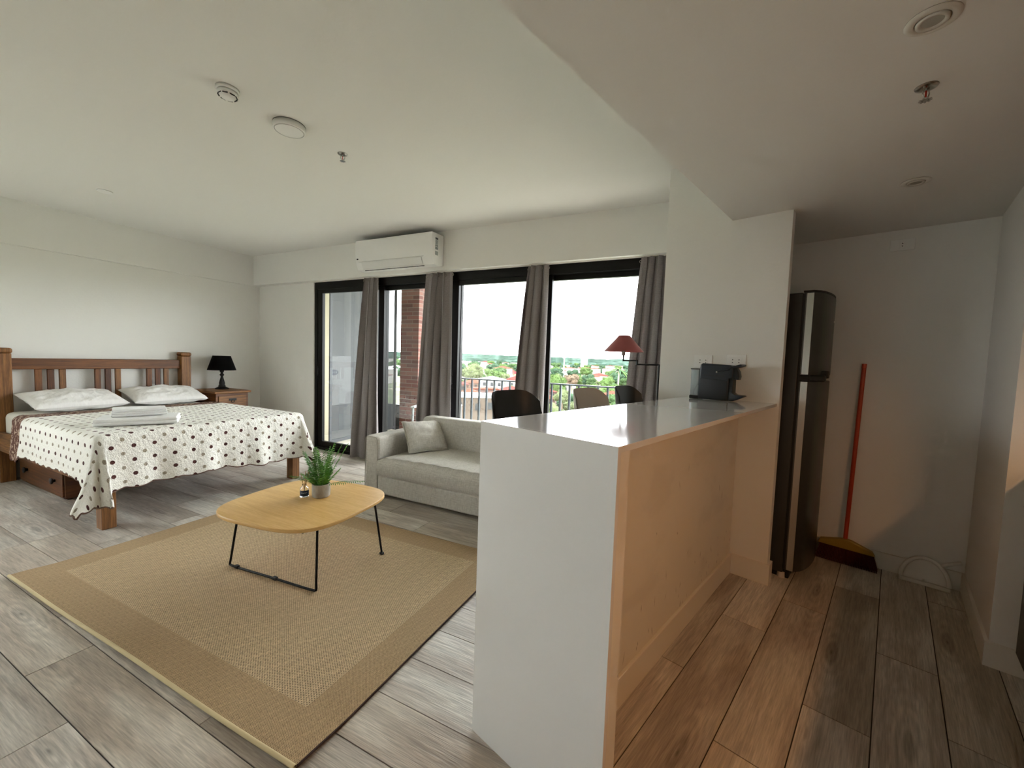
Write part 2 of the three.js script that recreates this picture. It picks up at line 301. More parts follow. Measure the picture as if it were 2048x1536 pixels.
const overN = p => 0.345 + 0.05 * smooth(0.24, 0.16, p) + 0.10 * smooth(QL - 0.25, QL + 0.1, p) + sc(p, 0.105, 0.014) - 0.014;
const overF = q => 0.40 + 0.05 * smooth(0.2, -0.1, q) + 0.05 * smooth(0.7, 1.1, q) + sc(q, 0.115, 0.016);
function quiltUV(u, v, p0, p1) { const p = p1 === null ? 0 : lerp(p0, p1, v), q = lerp(-overN(p), QW + 0.36, u); return [p, q]; }
const dotQ = tex(1024, 1024, 0.25, 0.20, (u, v) => {
  const x = u * 0.25, y = v * 0.20; let c = rgb(0xf5f3ea);
  const weave = 0.05 * (fbm(u * 60, v * 48, 60, 48, 81, 2) - 0.5); c = c.map(k => k + weave);
  const dot = (cx, cy, r, col, st) => { let dx = Math.abs(x - cx); dx = Math.min(dx, 0.25 - dx); let dy = Math.abs(y - cy); dy = Math.min(dy, 0.20 - dy); const d = Math.hypot(dx, dy); const t = smooth(r, r - 0.0012, d); if (t > 0) { const s = st ? 0.82 + 0.3 * vn(u * 90, v * 10, 90, 10, 4) : 0.9 + 0.2 * vn(u * 60, v * 60, 60, 60, 3); c = mix3(c, rgb(col).map(k => k * s), t); } };
  for (let i = 0; i < 2; i++) for (let j = 0; j < 2; j++) { dot(0.03 + i * 0.125, 0.025 + j * 0.10, 0.0145, 0x4a211c); dot(0.0925 + i * 0.125, 0.075 + j * 0.10, 0.0135, 0xa79c88, 1); }
  return c;
});
const quiltBump = tex(512, 512, 0.25, 0.2, (u, v) => grey(0.5 + 0.55 * (fbm(u * 22, v * 16, 22, 16, 91, 3) - 0.5) + 0.25 * (fbm(u * 60, v * 60, 60, 60, 95, 2) - 0.5)), false);
const quiltMat = std(0xffffff, 0.9, { map: dotQ, bumpMap: quiltBump, bumpScale: 0.011 });
const damask = tex(512, 512, 0.3, 0.3, (u, v) => { const n = fbm(u * 14, v * 14, 14, 14, 101, 4), m = fbm(u * 34, v * 34, 34, 34, 105, 2); return mix3(rgb(0x5a3528), rgb(0xb09a86), smooth(0.5, 0.6, n * 0.7 + m * 0.3)); });
const bandMat = std(0xffffff, 0.9, { map: damask, bumpMap: quiltBump, bumpScale: 0.004 });
{
  const base = [-4.7, 0, -2.0], q0 = thing('quilt', 'cream quilt with brown and taupe polka dots hanging over the bed', 'quilt', base);
  const off = (p, q) => { const a = quiltAt(p, q); return [a[0] - base[0], a[1] - base[1], a[2] - base[2]]; };
  const flat = (u, v, a, b) => { const p1 = a + v * ((b === 9 ? QL + overF(lerp(0, QW, u)) : b) - a), q = lerp(-overN(p1), QW + 0.36, u); return [p1, q]; };
  part('cloth', sheet(150, 110, (u, v) => off(...flat(u, v, 0.2, 9)), 0.012, (u, v) => { const [p, q] = flat(u, v, 0.2, 9); return [q, p]; }), quiltMat, q0);
  tag(part('border_band', sheet(150, 12, (u, v) => off(...flat(u, v, 0, 0.2)), 0.012, (u, v) => { const [p, q] = flat(u, v, 0, 0.2); return [q, p]; }), bandMat, q0), 'brown damask border band');
  const hem = []; for (let i = 0; i <= 60; i++) hem.push(off(...flat(0, i / 60, 0.2, 9))); for (let i = 1; i <= 120; i++) hem.push(off(...flat(i / 120, 1, 0.2, 9))); for (let i = 1; i <= 60; i++) hem.push(off(...flat(1, 1 - i / 60, 0.2, 9)));
  part('binding', tube(hem, 0.0075, 700, 6), bandMat, q0);
}
// pillows
function cushion(w, h, t, pin = 0.06, wr = 0.01, sd = 1, n = 36) {
  const mk = s => { const g = new THREE.PlaneGeometry(w, h, n, n), p = g.attributes.position; for (let i = 0; i < p.count; i++) { const u = p.getX(i) / (w / 2), v = p.getY(i) / (h / 2), e = Math.max(0, (1 - u * u) * (1 - v * v)); let z = s * t / 2 * Math.pow(e, 0.38); z += s * wr * Math.pow(e, 0.3) * (fbm(u * 3 + 9, v * 3 + 9, 512, 512, sd + (s > 0 ? 0 : 9), 4) - 0.5) * 2; p.setXYZ(i, p.getX(i) * (1 - pin * (1 - v * v)), p.getY(i) * (1 - pin * (1 - u * u)), z); } if (s < 0) g.index.array.reverse(); g.computeVertexNormals(); const uv = g.attributes.uv; for (let i = 0; i < uv.count; i++) uv.setXY(i, uv.getX(i) * w, uv.getY(i) * h); return g; };
  return merge([mk(1), mk(-1)]);
}
{
  const mk = (name, z, sd, label, ry) => { const o = part(numbered(name), cushion(0.68, 0.45, 0.15, 0.05, 0.03, sd, 50), sheetMat, scene); o.rotation.order = 'YXZ'; o.rotation.set(R(-76), R(90 + ry), 0); o.position.set(-5.60, 0.762, z); return tag(o, label, 'pillow', 'white bed pillows'); };
  mk('bed_pillow', -1.675, 3, 'white pillow on the bed, the one farther from the black lamp', 3); mk('bed_pillow', -2.405, 8, 'white pillow on the bed, the one nearer the black lamp', -2);
}
// towels
const terry = std(0xf6f6f3, 0.95, { bumpMap: tex(256, 256, 0.06, 0.06, (u, v) => grey(fbm(u * 40, v * 40, 40, 40, 7, 2)), false), bumpScale: 0.002 });
function folded(w, h, d, layers, name, label, pos, turn) {
  const o = thing(name, label, 'towel', pos, turn, 'folded towels on the quilt');
  const lh = h / layers; for (let i = 0; i < layers; i++) {
    const g = new RoundedBoxGeometry(w - i * 0.006, lh * 1.02, d - (i % 2) * 0.008, 6, lh * 0.46), p = g.attributes.position; for (let k = 0; k < p.count; k++) p.setY(k, p.getY(k) + 0.004 * Math.sin(p.getX(k) * 14 + i) + (i > 0 ? 0 : 0)); g.translate(0, lh * (i + 0.5), 0); g.computeVertexNormals(); part('fold', triUV(g), terry, o);
  }
}
folded(0.50, 0.055, 0.32, 2, 'bath_towel', 'larger white towel folded flat on the quilt', [-4.17, 0.681, -1.62], R(62));
folded(0.34, 0.06, 0.20, 3, 'hand_towel', 'small white towel folded on top of the larger towel', [-4.22, 0.738, -1.64], R(70));
// storage chest under the bed
{
  const c = thing('storage_chest', 'dark wooden storage box with two black knobs under the bed', 'storage box', [-5.23, 0, -1.64]);
  part('body', bx(-0.49, 0.49, 0.012, 0.27, -0.30, 0.30, 0.006), pineDark, c); part('drawer_front', bx(-0.48, 0.48, 0.03, 0.255, 0.298, 0.312, 0.004), pineDark, c);
  for (const x of [-0.29, 0.33]) part('knob', (() => { const g = lathe([[0, 0], [0.012, 0], [0.012, 0.012], [0.026, 0.02], [0.026, 0.03], [0, 0.034]], 18); g.rotateX(Math.PI / 2); g.translate(x, 0.15, 0.31); return g; })(), blackMat, c);
  for (const x of [-0.45, 0.45]) for (const z of [-0.26, 0.26]) part('foot', cyl(0.02, 0.02, 0.012, x, 0.006, z, 12), blackMat, c);
}
// nightstand and lamp
{
  const n = thing('nightstand', 'wooden nightstand with drawers and black ring pulls beside the bed', 'nightstand', [-5.64, 0, -3.02]);
  part('body', bx(-0.265, 0.24, 0.05, 0.752, -0.195, 0.19, 0.004), pineB, n); part('plinth', bx(-0.255, 0.235, 0, 0.05, -0.19, 0.185), pineDark, n);
  part('top', bx(-0.275, 0.28, 0.752, 0.78, -0.218, 0.22, 0.012), pine, n);
  for (const [y0, y1] of [[0.585, 0.72], [0.425, 0.565], [0.10, 0.405]]) {
    const d = part('drawer', bx(0.238, 0.25, y0, y1, -0.165, 0.16, 0.004), pine, n), ym = (y0 + y1) / 2 + 0.005;
    part('handle', merge([bx(0.25, 0.256, ym, ym + 0.028, -0.045, 0.045, 0.002), (() => { const g = new THREE.TorusGeometry(0.017, 0.0035, 8, 18); g.rotateY(Math.PI / 2); g.translate(0.258, ym - 0.006, 0); return g; })()]), blackMat, d);
  }
  const l = thing('table_lamp', 'black table lamp with turned base and tapered shade on the nightstand', 'lamp', [-5.72, 0.78, -3.075]);
  part('base', lathe([[0, 0], [0.076, 0], [0.076, 0.012], [0.05, 0.024], [0.038, 0.034], [0.038, 0.05], [0.03, 0.056], [0.033, 0.075], [0.026, 0.11], [0.013, 0.16], [0.016, 0.172], [0.027, 0.184], [0.016, 0.2], [0.014, 0.215], [0.024, 0.228], [0.024, 0.245], [0.01, 0.25], [0.01, 0.30], [0, 0.30]], 28), std(0x050505, 0.6), l);
  part('shade', lathe([[0.156, 0.247], [0.158, 0.247], [0.098, 0.432], [0.095, 0.432], [0.156, 0.247]], 40), phy(0x050505, 0.95, { specularIntensity: 0.3 }), l);
  part('bulb', new THREE.SphereGeometry(0.025, 16, 12).translate(0, 0.325, 0), std(0xdddad2, 0.3), l);
}
// ---------------------------------------------------------------- rug
const RC = [-2.255, -1.53], RA = R(1.15), RWX = 2.31, RWZ = 1.54;
function weave(n, cell, a, b, c) { return tex(512, 512, cell[0] * n, cell[1] * n, (u, v) => { const x = u * n, y = v * n; const st = Math.floor(y * 2) % 2; const fx = (x + st * 0.5) % 1, fy = (y * 2) % 1; const d = Math.hypot((fx - 0.5) * 1.5, (fy - 0.5) * 0.95); const hole = smooth(0.34, 0.16, d); const tone = 0.88 + 0.24 * hash(Math.floor(x * 2), Math.floor(y * 2), 3) * 0.6 + 0.16 * (fbm(u * 30, v * 6, 30, 6, 8, 2) - 0.5); return mix3(mix3(rgb(a), rgb(b), smooth(0.2, 0.9, fy)).map(k => k * tone), rgb(c), hole); }); }
function weaveB(n, cell) { return tex(512, 512, cell[0] * n, cell[1] * n, (u, v) => { const x = u * n, y = v * n; const st = Math.floor(y * 2) % 2; const fx = (x + st * 0.5) % 1, fy = (y * 2) % 1; return grey(0.85 - 0.75 * smooth(0.42, 0.12, Math.hypot((fx - 0.5) * 1.5, (fy - 0.5) * 0.95))); }, false); }
const rugIn = std(0xffffff, 0.95, { map: weave(8, [0.0150, 0.0106], 0xc2a881, 0xd6be98, 0x54422f), bumpMap: weaveB(8, [0.0150, 0.0106]), bumpScale: 0.003 });
const rugOut = std(0xffffff, 0.95, { map: weave(8, [0.0076, 0.0076], 0xb39770, 0xc6ab84, 0x614c35), bumpMap: weaveB(8, [0.0076, 0.0076]), bumpScale: 0.002 });
{
  const r = thing('rug', 'flat woven tan rug with a plain border under the coffee table', 'rug', [RC[0], 0, RC[1]], RA);
  const hx = RWX / 2, hz = RWZ / 2, bw = 0.165;
  const lift = (x, z) => 0.006 + 0.014 * smooth(hz - 0.22, hz, z) * (0.75 + 0.25 * Math.sin(x * 5 + 1)) ;
  const patch = (x0, x1, z0, z1, nx, nz) => sheet(nx, nz, (u, v) => { const x = lerp(x0, x1, u), z = lerp(z1, z0, v); return [x, lift(x, z), z]; }, 0.007, (u, v) => [lerp(x0, x1, u), lerp(z1, z0, v)]);
  part('field', patch(-hx + bw, hx - bw, -hz + bw, hz - bw, 30, 20), rugIn, r);
  part('border', merge([patch(-hx, hx, hz - bw, hz, 30, 6), patch(-hx, hx, -hz, -hz + bw, 30, 2), patch(-hx, -hx + bw, -hz + bw, hz - bw, 3, 20), patch(hx - bw, hx, -hz + bw, hz - bw, 3, 20)]), rugOut, r);
  const e = []; for (let i = 0; i <= 40; i++) { const x = lerp(-hx, hx, i / 40); e.push([x, lift(x, hz), hz + 0.003]); }
  tag(part('edging', tube(e, 0.0075, 160, 8), std(0xd8c79c, 0.9), r), 'cream cord edging');
  const e2 = []; for (let i = 0; i <= 40; i++) { const z = lerp(-hz, hz, i / 40); e2.push([hx + 0.002, lift(hx, z), z]); }
  part('side_edging', tube(e2, 0.0045, 120, 6), std(0x3a2620, 0.9), r);
}
// ---------------------------------------------------------------- coffee table
const TH = 0.39, TC = [-2.19, -1.652];
{
  const t = thing('coffee_table', 'low oak coffee table with rounded top and black wire legs on the rug', 'coffee table', [TC[0], 0.0095, TC[1]]);
  const shape = new THREE.Shape(), N = 160, a = 0.402, b = 0.386, n = 3.5, rot = 0.12;
  for (let i = 0; i < N; i++) { const th = i / N * Math.PI * 2, c = Math.cos(th), s = Math.sin(th), x = a * Math.sign(c) * Math.pow(Math.abs(c), 2 / n), y = b * Math.sign(s) * Math.pow(Math.abs(s), 2 / n), X = x * Math.cos(rot) - y * Math.sin(rot), Y = x * Math.sin(rot) + y * Math.cos(rot); i ? shape.lineTo(X, Y) : shape.moveTo(X, Y); }
  shape.closePath();
  const g = new THREE.ExtrudeGeometry(shape, { depth: 0.012, bevelEnabled: true, bevelThickness: 0.004, bevelSize: 0.004, bevelOffset: -0.004, bevelSegments: 3, curveSegments: 8 }); g.rotateX(-Math.PI / 2); g.translate(0, TH - 0.0095 - 0.016, 0);
  part('table_top', triUV(toCreasedNormals(g, 0.6)), oak, t);
  const feet = { nl: [-2.514, -1.385], nr: [-1.845, -1.449], fr: [-1.850, -1.940], fl: [-2.555, -1.895] };
  const loc = (p, y, k = 0) => { const dx = p[0] - TC[0], dz = p[1] - TC[1]; return [dx - Math.sign(dx) * k, y, dz - Math.sign(dz) * k]; };
  const wire = (A, B) => { const y = 0.007, top = TH - 0.0095 - 0.017, pts = [loc(A, top, 0.036), loc(A, 0.04, 0.003), loc(A, y + 0.004, 0), loc([lerp(A[0], B[0], 0.03), lerp(A[1], B[1], 0.03)], y), loc([lerp(A[0], B[0], 0.5), lerp(A[1], B[1], 0.5)], y), loc([lerp(A[0], B[0], 0.97), lerp(A[1], B[1], 0.97)], y), loc(B, y + 0.004, 0), loc(B, 0.04, 0.003), loc(B, top, 0.036)];
    const l = part('leg_frame', tube(pts, 0.0065, 160, 10), blackMetal, t);
    for (const k of [0.09, 0.55]) { const m = loc([lerp(A[0], B[0], k), lerp(A[1], B[1], k)], 0.008); part('floor_pad', bx(m[0] - 0.014, m[0] + 0.014, 0, 0.018, m[2] - 0.009, m[2] + 0.009, 0.003), blackMat, l); } };
  wire(feet.nl, feet.nr);
  for (const F of [feet.fl, feet.fr]) { const l = part('leg', bar(loc(F, 0.006), loc(F, TH - 0.0265, 0.036), 0.0065, 10), blackMetal, t), q = loc(F, 0); part('floor_pad', bx(q[0] - 0.013, q[0] + 0.013, 0, 0.014, q[2] - 0.009, q[2] + 0.009, 0.003), blackMat, l); }
}
// pot with fern
{
  const pc = [-2.178, TH, -1.745], f = thing('potted_fern', 'green fern in a small grey concrete pot on the coffee table', 'plant', pc);
  const conc = tex(256, 256, 0.2, 0.2, (u, v) => { const n = fbm(u * 8, v * 8, 8, 8, 31, 4), m = fbm(u * 30, v * 30, 30, 30, 37, 2); return mix3(rgb(0x8f8a80), rgb(0xbdb7ab), n * 0.75 + m * 0.25); });
  const pg = lathe([[0, 0], [0.046, 0], [0.052, 0.006], [0.054, 0.03], [0.0535, 0.082], [0.049, 0.084], [0.047, 0.07], [0, 0.066]], 40); const uv = pg.attributes.uv; for (let i = 0; i < uv.count; i++) uv.setXY(i, uv.getX(i) * 0.4, uv.getY(i) * 0.2);
  part('pot', pg, std(0xffffff, 0.85, { map: conc }), f); part('soil', cyl(0.047, 0.047, 0.004, 0, 0.068, 0, 24), std(0x2a2018, 1), f);
  const greens = [0x5c9a36, 0x4c8a2e, 0x6aa840, 0x42782c].map(c => phy(c, 0.6, { side: THREE.DoubleSide }));
  const frond = (az, lean, len, droop, k) => {
    const P = [], put = (...v) => v.forEach(q => P.push(q.x, q.y, q.z)), dir = new THREE.Vector3(Math.cos(az), 0, Math.sin(az));
    const curve = t => new THREE.Vector3(0, 0.07, 0).addScaledVector(dir, 0.018 + len * (Math.sin(lean) * t + droop * t * t * 0.5)).add(new THREE.Vector3(0, len * (Math.cos(lean) * t - droop * t * t * 0.55), 0));
    const n = 20, side = new THREE.Vector3(-dir.z, 0, dir.x);
    for (let i = 1; i <= n; i++) {
      const t = i / n, o = curve(t), fwd = curve(Math.min(1, t + 0.02)).sub(curve(t - 0.02)).normalize(), l = 0.036 * Math.pow(Math.sin(Math.PI * (0.12 + 0.86 * t)), 0.7) * (0.85 + 0.3 * rnd()) + 0.003, up = side.clone().cross(fwd).normalize();
      for (const s of [-1, 1]) { const tip = o.clone().addScaledVector(side, s * l).addScaledVector(fwd, l * 0.42).addScaledVector(up, -l * (0.12 + 0.25 * rnd())), m = o.clone().lerp(tip, 0.4), wv = fwd.clone().multiplyScalar(0.0034), rise = up.clone().multiplyScalar(0.0016); put(o, m.clone().add(wv), m.clone().add(rise), o, m.clone().add(rise), m.clone().sub(wv), m.clone().add(rise), m.clone().add(wv), tip, m.clone().sub(wv), m.clone().add(rise), tip); }
    }
    const g = new THREE.BufferGeometry(); g.setAttribute('position', new THREE.Float32BufferAttribute(P, 3)); g.computeVertexNormals(); g.setAttribute('uv', new THREE.Float32BufferAttribute(new Float32Array(P.length / 3 * 2), 2));
    const pts = []; for (let i = 0; i <= 8; i++) pts.push(curve(i / 8).toArray()); const st = tube(pts, 0.0011, 16, 5);
    part('frond', merge([g, st]), greens[k % 4], f);
  };
  for (let i = 0; i < 21; i++) { const big = i < 14; frond(i * 2.399 + rr(-0.2, 0.2), big ? rr(0.05, 0.3) : rr(0.35, 0.7), big ? rr(0.19, 0.30) : rr(0.10, 0.17), rr(0.0, 0.25), i); }
  frond(-0.55, 1.25, 0.22, 0.35, 1); frond(3.6, 0.55, 0.27, 0.15, 2); frond(-0.75, 0.45, 0.30, 0.05, 0); frond(2.7, 0.95, 0.17, 0.5, 3);
}
// reed diffuser
{
  const d = thing('reed_diffuser', 'small glass reed diffuser with a navy label beside the potted fern', 'diffuser', [-2.262, TH, -1.690]);
  part('bottle', lathe([[0, 0.0], [0.024, 0.0], [0.026, 0.003], [0.026, 0.048], [0.022, 0.058], [0.012, 0.066], [0.012, 0.08], [0.0095, 0.08], [0.0095, 0.066], [0.02, 0.056], [0.0235, 0.047], [0.0235, 0.006], [0, 0.005]], 32), phy(0xffffff, 0.03, { transmission: 1, thickness: 0.01, ior: 1.5 }), d);
  part('perfume', lathe([[0, 0.0055], [0.0232, 0.0062], [0.0232, 0.02], [0, 0.02]], 24), phy(0xf3ead6, 0.05, { transmission: 1, thickness: 0.02, ior: 1.36 }), d);
  const lt = textPlate(256, 160, (x, w, h) => { x.fillStyle = '#16304f'; x.fillRect(0, 0, w, h); x.fillStyle = '#e9edf2'; for (let i = 0; i < 7; i++) x.fillRect(58 + i * 20, 56 + (i % 3) * 3, 13, 20 - (i % 2) * 5); });
  const lg = new THREE.CylinderGeometry(0.0264, 0.0264, 0.034, 24, 1, true, R(-70), R(140)); lg.translate(0, 0.026, 0);
  tag(part('label', lg, std(0xffffff, 0.6, { map: lt, side: THREE.DoubleSide }), d, undefined, [0, R(52), 0]), 'navy paper label');
  [[-0.030, 0.0], [0.026, -0.012], [0.033, 0.004], [0.02, 0.012]].forEach(([a, b], i) => part('reed', bar([-a * 0.35, 0.012, -b * 0.35], [a * 0.8, 0.145 + 0.006 * i, b * 0.8 - a * 0.3], 0.0017, 6), std(0xb98a5a, 0.8), d));
}
// ---------------------------------------------------------------- sofa
const sofaMap = tex(512, 512, 0.2, 0.2, (u, v) => { const a = fbm(u * 8, v * 150, 8, 150, 131, 2), b = fbm(u * 150, v * 10, 150, 10, 137, 2); return mix3(rgb(0xb3aea4), rgb(0xdbd7ce), 0.5 + (a - 0.5) * 0.9 + (b - 0.5) * 1.1); });
const sofaBump = tex(256, 256, 0.05, 0.05, (u, v) => grey(0.5 + 0.25 * Math.sin(u * 2 * Math.PI * 24) + 0.25 * Math.sin(v * 2 * Math.PI * 24)), false);
const sofaMat = std(0xffffff, 0.95, { map: sofaMap, bumpMap: sofaBump, bumpScale: 0.0006 });
function soft(g, amp, s) { const p = g.attributes.position, n = g.attributes.normal; for (let i = 0; i < p.count; i++) { const k = amp * (n3(p.getX(i) * 5, p.getY(i) * 5, p.getZ(i) * 5, s) - 0.5) * 2; p.setXYZ(i, p.getX(i) + n.getX(i) * k, p.getY(i) + n.getY(i) * k, p.getZ(i) + n.getZ(i) * k); } return g; }
{
  const s = thing('sofa', 'light grey fabric two seat sofa with square arms below the windows', 'sofa', [-2.0, 0, -3.12]);
  const L = (x0, x1, y0, y1, z0, z1, r, seg = 4) => bx(x0 + 2.0, x1 + 2.0, y0, y1, z0 + 3.12, z1 + 3.12, r, undefined, seg);
  part('arm', soft(L(-2.855, -2.685, 0.03, 0.55, -3.50, -2.755, 0.03), 0.003, 3), sofaMat, s); part('arm', soft(L(-1.315, -1.145, 0.03, 0.55, -3.50, -2.755, 0.03), 0.003, 4), sofaMat, s);
  part('back', soft(L(-2.683, -1.317, 0.04, 0.672, -3.53, -3.36, 0.045), 0.003, 5), sofaMat, s);
  const seat = new THREE.BoxGeometry(1.362, 0.17, 0.66, 40, 8, 24); { const p = seat.attributes.position; for (let i = 0; i < p.count; i++) { const x = p.getX(i) / 0.681, y = p.getY(i), z = p.getZ(i) / 0.33, e = Math.pow(1 - Math.pow(Math.abs(x), 8), 0.5) * Math.pow(Math.max(0, 1 - Math.pow(Math.max(0, z), 10)), 0.5); if (y > 0) p.setY(i, y - 0.035 * (1 - e) + 0.012 * (1 - x * x) + 0.004 * Math.sin(x * 30 + z * 6) * smooth(-0.2, 0.8, z)); if (z > 0.9) p.setZ(i, p.getZ(i) - 0.03 * Math.pow(Math.abs(y) / 0.085, 3)); } seat.translate(0, 0.283, 0.075); seat.computeVertexNormals(); }
  part('seat_cushion', triUV(seat), sofaMat, s); part('base', L(-2.683, -1.317, 0.03, 0.2, -3.36, -2.74, 0.02), sofaMat, s);
  const pipe = std(0xa9a396, 0.9);
  const pp = (x, sg) => { const a = x + 2.0; return tube([[a - sg * 0.075, 0.05, 0.366], [a - sg * 0.075, 0.3, 0.366], [a - sg * 0.075, 0.51, 0.366], [a - sg * 0.06, 0.538, 0.366], [a, 0.543, 0.366], [a + sg * 0.06, 0.538, 0.366], [a + sg * 0.075, 0.51, 0.366], [a + sg * 0.075, 0.3, 0.366], [a + sg * 0.075, 0.05, 0.366]], 0.0035, 120, 6); };
  part('piping', pp(-2.77, 1), pipe, s); part('piping', pp(-1.23, 1), pipe, s);
  for (const x of [-0.78, 0.78]) for (const z of [-0.34, 0.32]) part('foot', cyl(0.025, 0.02, 0.032, x, 0.016, z, 14), blackMat, s);
  const c = thing('throw_cushion', 'grey fabric cushion leaning in the corner of the sofa', 'cushion', [-2.495, 0.515, -3.185]);
  const ex = new THREE.Vector3(0.46, -0.02, -0.89).normalize(), ey = new THREE.Vector3(-0.62, 0.76, -0.10), ez = ex.clone().cross(ey).normalize(); ey.copy(ez).cross(ex).normalize();
  c.quaternion.setFromRotationMatrix(new THREE.Matrix4().makeBasis(ex, ey, ez));
  part('cover', cushion(0.40, 0.33, 0.13, 0.05, 0.012, 23, 30), sofaMat, c);
  const fl = []; for (let i = 0; i <= 80; i++) { const t = i / 80 * 4, k = Math.floor(t) % 4, f = (t % 1) * 2 - 1; const P = [[f, 1], [1, -f], [-f, -1], [-1, f]][k]; fl.push([P[0] * 0.2 * (1 - 0.05 * (1 - P[1] * P[1])) * 1.02, P[1] * 0.165 * (1 - 0.05 * (1 - P[0] * P[0])) * 1.02, 0.004 * Math.sin(i * 1.3)]); }
  part('flange', tube(fl, 0.006, 200, 6), sofaMat, c);
}
// ---------------------------------------------------------------- curtains
const curtainMap = tex(256, 256, 0.08, 0.08, (u, v) => { const a = fbm(u * 6, v * 90, 6, 90, 141, 2), b = fbm(u * 90, v * 6, 90, 6, 147, 2); return mix3(rgb(0x827b7a), rgb(0x9f9896), 0.5 + (a - 0.5) + (b - 0.5)); });
const curtainMat = phy(0xffffff, 0.95, { map: curtainMap, transmission: 0.12, thickness: 0 });
function curtain(label, x0, x1, b0, b1, folds, sd, zc, mid) {
  const cx = (x0 + x1) / 2, c = thing('curtain', label, 'curtain', [cx, 0, zc], 0, 'grey curtains at the window doors');
  const fn = (u, v) => { const t = 1 - v, l = lerp(x0, b0, Math.pow(t, 0.85)) + (mid ? mid * Math.sin(Math.PI * t) : 0), r = lerp(x1, b1, Math.pow(t, 0.85)), uu = u + 0.02 * Math.sin(u * 9 + sd); const ph = uu * folds * Math.PI * 2 + sd; const amp = lerp(0.030, 0.046, t) * (0.75 + 0.35 * Math.sin(u * 7 + sd * 2 + t)); return [lerp(l, r, u) - cx + 0.008 * Math.sin(ph * 2 + t * 3), 0.008 + v * 2.198, amp * Math.sin(ph + 0.5 * Math.sin(t * 3 + sd))]; };
  part('fabric', sheet(Math.round(folds * 16), 40, fn, 0.0022, (u, v) => [u * 1.1, v * 2.2]), curtainMat, c);
  const ring = []; for (let k = 0; k <= folds; k++) { const p = fn(clamp(k / folds, 0.01, 0.99), 0.99); ring.push((() => { const g = new THREE.TorusGeometry(0.012, 0.0025, 8, 16); g.translate(p[0], p[1] - 0.012, p[2]); return g; })()); }
  ring.forEach(g => part('eyelet', g, chrome, c));
}
curtain('grey curtain gathered over the mesh screen view, farthest from the red lamp', -3.80, -3.60, -4.00, -3.57, 3, 0.6, -3.655, 0);
curtain('wide grey curtain hanging behind the sofa beside the brick view', -2.885, -2.535, -3.03, -2.50, 4, 2.1, -3.655, 0);
curtain('grey curtain hanging behind the bar stools between two panes', -1.665, -1.455, -1.80, -1.45, 3, 3.7, -3.655, -0.02);
curtain('grey curtain hanging behind the red lamp beside the partition wall', -0.60, -0.30, -0.72, -0.26, 5, 5.2, -3.655, 0);
{ const r = thing('curtain_rail', 'slim white curtain rail under the white beam', 'curtain rail', [-2.45, 2.2, -3.655]); part('track', bx(-2.30, 2.10, 0.008, 0.0149, -0.008, 0.008, 0.002), trimMat, r); }
// ---------------------------------------------------------------- air conditioner
{
  const a = thing('air_conditioner', 'white wall mounted air conditioner above the curtains', 'air conditioner', [-3.165, 2.235, -3.6]);
  const prof = new THREE.Shape(); [[0, 0.02], [0.10, 0.0], [0.155, 0.012], [0.185, 0.075], [0.20, 0.16], [0.205, 0.30], [0.195, 0.33], [0.0, 0.335]].forEach((p, i) => i ? prof.lineTo(...p) : prof.moveTo(...p)); prof.closePath();
  const g = new THREE.ExtrudeGeometry(prof, { depth: 1.06, bevelEnabled: true, bevelThickness: 0.008, bevelSize: 0.006, bevelOffset: -0.006, bevelSegments: 3 }); g.rotateY(-Math.PI / 2); g.translate(0.53, 0, 0.001);
  part('body', triUV(toCreasedNormals(g, 0.5)), whitePlastic, a);
  const flap = sheet(2, 10, (u, v) => { const s = v; return [lerp(-0.44, 0.40, u), lerp(0.020, 0.082, s), lerp(0.166, 0.199, Math.pow(s, 0.75))]; }, 0.005); part('louver', flap, std(0xe4e4e0, 0.4), a);
  part('outlet_slot', bx(-0.44, 0.40, 0.004, 0.014, 0.146, 0.14, 0.002), blackMat, a);
  part('panel_seam', bx(-0.50, 0.42, 0.094, 0.10, 0.183, 0.1955, 0.002), whitePlastic, a);
  part('top_grille', bx(-0.5, 0.5, 0.334, 0.337, 0.02, 0.16), std(0x555555, 0.7), a);
  part('logo', (() => { const q = cyl(0.014, 0.014, 0.002, 0, 0, 0, 24); q.scale(1, 1, 0.55); q.rotateX(Math.PI / 2); q.translate(-0.505, 0.128, 0.1965); return q; })(), std(0x11141c, 0.4), a);
  const st = textPlate(128, 320, (x, w, h) => { x.fillStyle = '#b9bdb8'; x.fillRect(0, 0, w, h); x.fillStyle = '#2b3033'; x.fillRect(8, 8, w - 16, 46); x.fillStyle = '#60686a'; for (let i = 0; i < 7; i++) x.fillRect(14, 66 + i * 18, 60 + (i * 37) % 42, 9); x.fillStyle = '#2f3335'; x.fillRect(14, 200, 40, 26); x.fillRect(70, 200, 40, 26); x.fillStyle = '#787e7e'; x.fillRect(8, 250, w - 16, 60); });
  const sg = new THREE.PlaneGeometry(0.05, 0.125); sg.rotateY(Math.PI / 2); sg.translate(0.5392, 0.225, 0.125); tag(part('sticker', sg, std(0xffffff, 0.5, { map: st }), a), 'grey specification sticker');
  const sg2 = new THREE.PlaneGeometry(0.05, 0.04); sg2.rotateY(Math.PI / 2); sg2.translate(0.5392, 0.128, 0.125); part('label_plate', sg2, std(0x9ea29f, 0.5), a);
}
